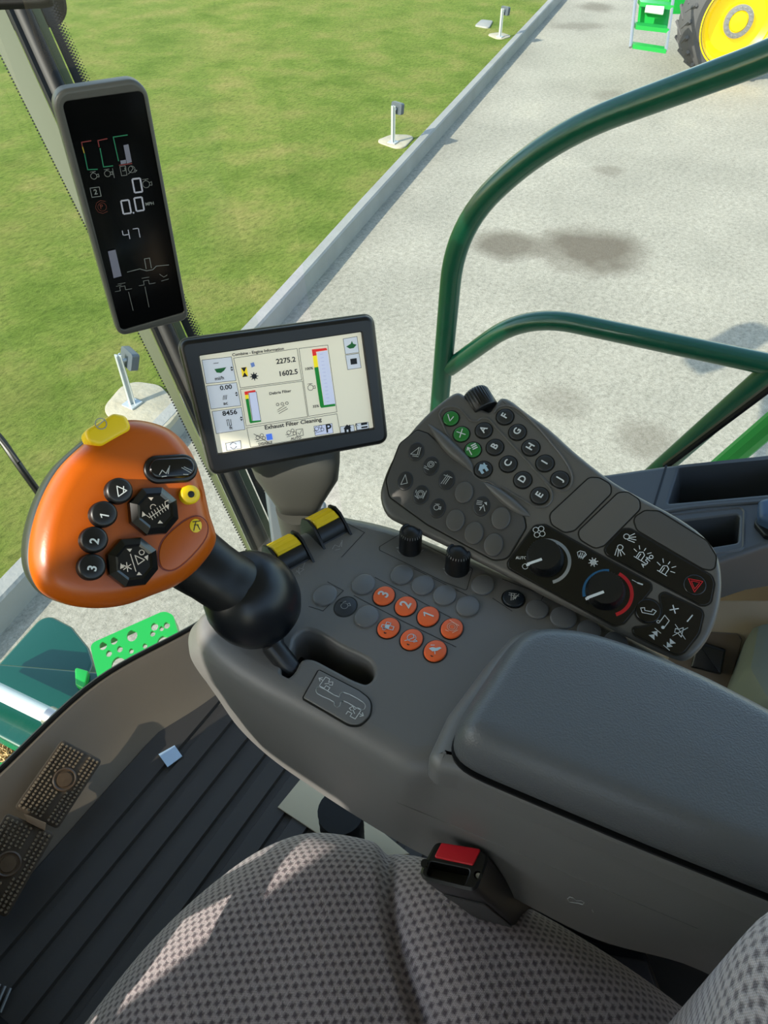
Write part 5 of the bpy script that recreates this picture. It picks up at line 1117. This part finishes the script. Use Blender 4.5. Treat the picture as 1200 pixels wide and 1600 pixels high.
# ================================================================== TALL CORNER DISPLAY
DN = V((-.51, -.855, .0)).normalized()
PD = Pl(D(190, 325, .93), DN, RT)
dsp = thing('corner_display', PD.w(*PD.px(240, 505), -.03), 'tall narrow display in a grey frame on the corner post', 'display')
do = ccw(fillet(PD.pxs([(78, 143), (227, 121), (296, 500), (186, 527)]), [.02, .02, .012, .012], 8))
m = MB(); L = []
for d_, h_ in ((.010, -.030), (.002, -.026), (0, -.018), (0, -.004)): L.append([PD.w(u, v, h_) for u, v in offset(do, -d_)])
for i in range(1, 6): a = i/5*math.pi/2; L.append([PD.w(u, v, -.004+.004*math.sin(a)) for u, v in offset(do, -.005*(1-math.cos(a)))])
m.loft(L, True, False)
di = ccw(fillet(PD.pxs([(95, 158), (225, 140), (292, 489), (188, 519)]), [.008, .008, .008, .008], 5)); holed(m, PD, offset(do, -.005), [di], 0); pocket(m, PD, di, 0, .004, .001)
m.build('display_frame', M_hous, dsp)
m = MB(); m.poly(PD, offset(di, -.001), -.0025); ds = m.build('display_glass', mat('display_glass', (8, 9, 10), .12), dsp, smooth=False)
a = PD.w(*PD.px(210, 330), -.028); s_ = (a-B0).dot(ax); b = B0+ax*s_
m = MB(); m.tube([a, a.lerp(b, .5)+V((0, 0, -.01)), b], .016, 14); m.build('mount_arm', M_blk, dsp)
DH = -.0021; zd = lambda *p: PD.pxs(ZD(*p), DH); ed = pdir(PD, 190, 325, 100, -14)
def dl(name, c, k): 
    return m.build(name, em('d_'+name, c, k), ds, smooth=False)
DW = .0008
m = MB(); ln = lambda *q: m.line(PD, zd(*q), DW*1.4, DH)
ln((262, 510), (280, 600), (335, 598)); ln((350, 480), (370, 585), (422, 578)); ln((505, 403), (425, 415), (455, 550)); dl('green_scale', (40, 110, 80), .22)
m = MB(); ln((298, 436), (245, 445), (250, 470)); ln((390, 424), (338, 435), (345, 470)); ln((460, 575), (530, 565)); dl('red_scale', (110, 50, 50), .2)
m = MB(); ln((250, 470), (260, 505)); dl('amber_scale', (150, 130, 50), .3)
m = MB(); m.poly(PD, zd((480, 458), (508, 452), (528, 553), (500, 562))); dl('bar', (104, 106, 118), .25); m = MB(); m.poly(PD, zd((392, 1060), (435, 1050), (470, 1200), (425, 1212))); dl('bar', (104, 106, 118), .25); m = MB(); m.poly(PD, zd((462, 545), (494, 540), (496, 560), (466, 566))); dl('bar', (104, 106, 118), .25)
m = MB()
def seg(ch, x, y, h_, w_, lw):
    S7 = {'0': 'abcdef', '4': 'fgbc', '7': 'abc'}[ch]; P7 = {'a': ((0, 1), (1, 1)), 'b': ((1, 1), (1, .5)), 'c': ((1, .5), (1, 0)), 'd': ((0, 0), (1, 0)), 'e': ((0, 0), (0, .5)), 'f': ((0, .5), (0, 1)), 'g': ((0, .5), (1, .5))}
    c = V(zd((x, y))[0]); ex = ed.normalized(); dn = pdir(PD, 190, 325, 5, 25).normalized()
    for g_ in S7:
        a, b = P7[g_]; f = lambda p: c+ex*((p[0]-.5)*w_)-dn*((p[1]-.5)*h_); A, B = f(a), f(b); mid = (A+B)/2; A = mid+(A-mid)*.82; B = mid+(B-mid)*.82; m.line(PD, [tuple(A), tuple(B)], lw, DH)
for x, y in ((562, 690), (498, 812), (572, 796)): seg('0', x, y, .0165, .0098, .0020)
m.poly(PD, ell(zd((540, 845))[0], .0012, n=8), DH)
seg('4', 498, 970, .0125, .0075, .0011); seg('7', 556, 962, .0125, .0075, .0011); dl('digit', (150, 152, 160), .3)
m = MB(); I2 = lambda i, x, y, s_, lw=.0006: m.icon(PD, i if isinstance(i, list) else ICO[i], zd((x, y))[0], ed, s_, lw, DH)
I2('engine', 320, 636, .012); I2('engine', 398, 622, .012); I2([[(0, -.5), (0, .5)]], 426, 620, .011); I2([[(-.4, -.5), (.2, -.5), (.2, .5), (-.4, .5), (-.4, -.5)], [(-.2, 0), (.1, 0), (.1, .3)]], 488, 606, .011); I2('leaf', 530, 598, .010)
I2([[(-.5, -.5), (.5, -.5), (.5, .5), (-.5, .5), (-.5, -.5)]], 325, 728, .011, .0008); m.text(PD, '2', zd((325, 728))[0], ed, .0085, DH); I2('engine', 618, 682, .0145)
m.text(PD, 'MPH', zd((632, 794))[0], ed, .0055, DH); I2([[(-1, -.1), (-.4, -.05), (-.1, -.2), (.2, -.2), (.4, -.05), (1, -.1)], [(-.1, -.1), (-.1, .4), (.15, .4), (.15, -.1)]], 622, 1150, .028, .0009)
I2([[(-.8, -.3), (-.3, -.3), (-.3, .1), (.2, .1), (.2, -.3), (.8, -.3)], [(-.4, .4), (.3, .4)], [(-.6, .2), (-.1, .25)]], 480, 1268, .014); I2([[(-.8, -.3), (-.3, -.3), (-.3, .1), (.2, .1), (.2, -.3), (.8, -.3)], [(-.4, .4), (.3, .4)]], 615, 1235, .014); I2([[(-.5, .5), (0, 0), (.5, .2)], [(-.4, -.5), (.6, -.4)]], 712, 1210, .010)
m.line(PD, zd((512, 1295), (538, 1400)), .0006, DH); m.line(PD, zd((605, 1265), (628, 1380)), .0006, DH); dl('symbol', (112, 116, 112), .22)
m = MB(); I2([circ((0, 0), .4, 12), circ((0, 0), .62, 6, 50, 310)], 362, 812, .013, .0008); m.text(PD, 'P', zd((358, 812))[0], ed, .008, DH); dl('park_symbol', (78, 40, 32), .15)
# ================================================================== RIGHT SIDE CONSOLE
t = thing('side_console', (.9, .0, .0), 'blue-grey side console with two storage trays along the right wall', 'side console')
SP = Pl(P(1050, 760, .50), V((-.20, .16, 1)), (0, -1, 0))
SP = Pl(P(950, 740, .50), (P(1200, 712, .565)-P(950, 740, .50)).cross(P(1000, 870, .485)-P(950, 740, .50)), (0, -1, 0))
if SP.N.z < 0: SP = Pl(SP.O, -SP.N, (0, -1, 0))
so_ = ccw(SP.pxs([(820, 752), (950, 739), (1040, 726), (1200, 711), (1420, 686), (1500, 800), (1330, 830), (1200, 853), (1120, 880), (1000, 905), (880, 900), (780, 860)]))
tr1 = ccw(fillet(SP.pxs([(1058, 727), (1230, 709), (1240, 772), (1038, 790)]), [.008, .01, .01, .006], 5)); tr2 = ccw(fillet(SP.pxs([(1040, 815), (1160, 800), (1157, 850), (1060, 866)]), .008, 5))
m = MB(); r_ = .008; ri = offset(so_, -r_); holed(m, SP, ri, [tr1, tr2], 0); pocket(m, SP, tr1, 0, .085, .004); pocket(m, SP, tr2, 0, .08, .003)
L = []
for i in range(0, 6): a = i/5*math.pi/2; L.append([SP.w(u, v, -r_+r_*math.cos(a)) for u, v in offset(so_, -r_*(1-math.sin(a)))])
L.append([V((p.x, p.y, p.z-.085)) for p in L[-1]]); m.loft(L[::-1], False, False); m.build('console_top', M_side, t, ang=40)
m = MB(); rim2 = ccw(fillet(SP.pxs([(1030, 805), (1166, 790), (1164, 860), (1050, 878)]), .01, 6)); 
m.loft([[SP.w(u, v, 0) for u, v in rim2], [SP.w(u, v, .004) for u, v in offset(rim2, -.002)], [SP.w(u, v, .004) for u, v in offset(tr2, .002)], [SP.w(u, v, 0) for u, v in tr2]] if len(rim2) == len(tr2) else [[SP.w(u, v, 0) for u, v in rim2], [SP.w(u, v, .002) for u, v in offset(rim2, -.002)], [SP.w(u, v, 0) for u, v in offset(rim2, -.004)]], False, False); m.build('tray_rim', M_side, t)
m = MB(); m.line(SP, SP.pxs([(1041, 728), (1022, 790), (1010, 830)]), .003, .0004); m.build('panel_gap', M_blk, t, smooth=False)
m = MB(); a = SP.pxs([(1000, 806), (1090, 792), (1200, 783), (1300, 770)]); m.tube([SP.w(u, v, -.001) for u, v in smooth_loop(a, 6, False)], .004, 10); m.build('moulded_bead', M_side, t)
t2 = thing('cup_lid', SP.w(*SP.px(1196, 815)), 'rounded blue-grey lever cap at the right edge of the side console', 'lever')
m = MB(); q = ccw(fillet(SP.pxs([(1182, 800), (1200, 795), (1260, 790), (1260, 838), (1200, 834), (1183, 826)]), .008)); m.slab(SP, q, .01, .03, .008, 5); m.build('cap', mat('lever_blue_grey', (64, 84, 112), .4), t2)
m = MB(); q = ccw(fillet(SP.pxs([(1176, 822), (1190, 805), (1260, 800), (1260, 848), (1195, 844)]), .008)); m.slab(SP, q, .0008, .01, .003, 4); m.build('socket', M_blk, t2)
# beige lower wall with its recessed plate and black catch
m = MB(); M_lw = mat('wall_grey_plastic', (110, 112, 108), .6)
lowp = [(1100, 1210), (1010, 1210)]
t = thing('wall_plate', P(1110, 1060, .24), 'brown plate with a black catch on the beige lower wall', 'latch plate')
WPn = V((-.75, .1, .65)).normalized(); WP = Pl(P(1115, 1040, .27), WPn, (0, -1, 0))
m = MB(); m.slab(WP, fillet(WP.pxs([(1020, 1100), (1060, 985), (1152, 990), (1160, 1000), (1140, 1070), (1100, 1120)]), .006), -.006, .002, .0015); pt = m.build('plate', mat('brown_plate', (96, 82, 68), .5), t)
m = MB(); m.slab(WP, fillet(WP.pxs([(1092, 1000), (1135, 1014), (1128, 1052), (1080, 1040)]), .003), .002, .022, .004); m.build('catch', M_blk, t)
m = MB(); m.slab(WP, WP.pxs([(980, 940), (1400, 940), (1400, 1300), (980, 1300)]), -.02, -.0062); tag(m.build('wall_lower', M_beige, smooth=False), kind='structure')
t3 = thing('seat_side_column', P(1195, 1020, .3), 'pale grey-green rounded trim column at the right edge behind the armrest', 'trim column')
m = MB(); pl = Pl(P(1195, 1000, .36), (0, 0, 1), (1, 0, 0)); q = ccw(fillet(pl.pxs([(1182, 968), (1300, 955), (1300, 1130), (1200, 1095), (1168, 1040)]), .02, 6)); m.loft([[pl.w(u, v, h_) for u, v in offset(q, -d_)] for h_, d_ in ((-.3, 0), (-.02, 0), (-.006, .006), (0, .016))]); m.build('column_body', mat('sage_plastic', (118, 122, 108), .5), t3)
# hose under the console front
t4 = thing('cable_boot', P(535, 1272, .12), 'black corrugated boot on the floor under the console', 'boot')
m = MB(); c = P(532, 1268, .20); m.lathe(c-V((0, 0, .18)), (0, 0, 1), [(.03+.003*(k % 2), .012*k) for k in range(16)], 24); m.build('boot_body', M_blk, t4)
t5 = thing('console_stand', (.42, -.10, .0), 'black stand carrying the armrest console', 'stand')
m = MB(); m.box((.42, -.10, .265), (.05, .26, .53)); m.build('stand_body', M_blk, t5, smooth=False)
print('objects', len(bpy.data.objects))
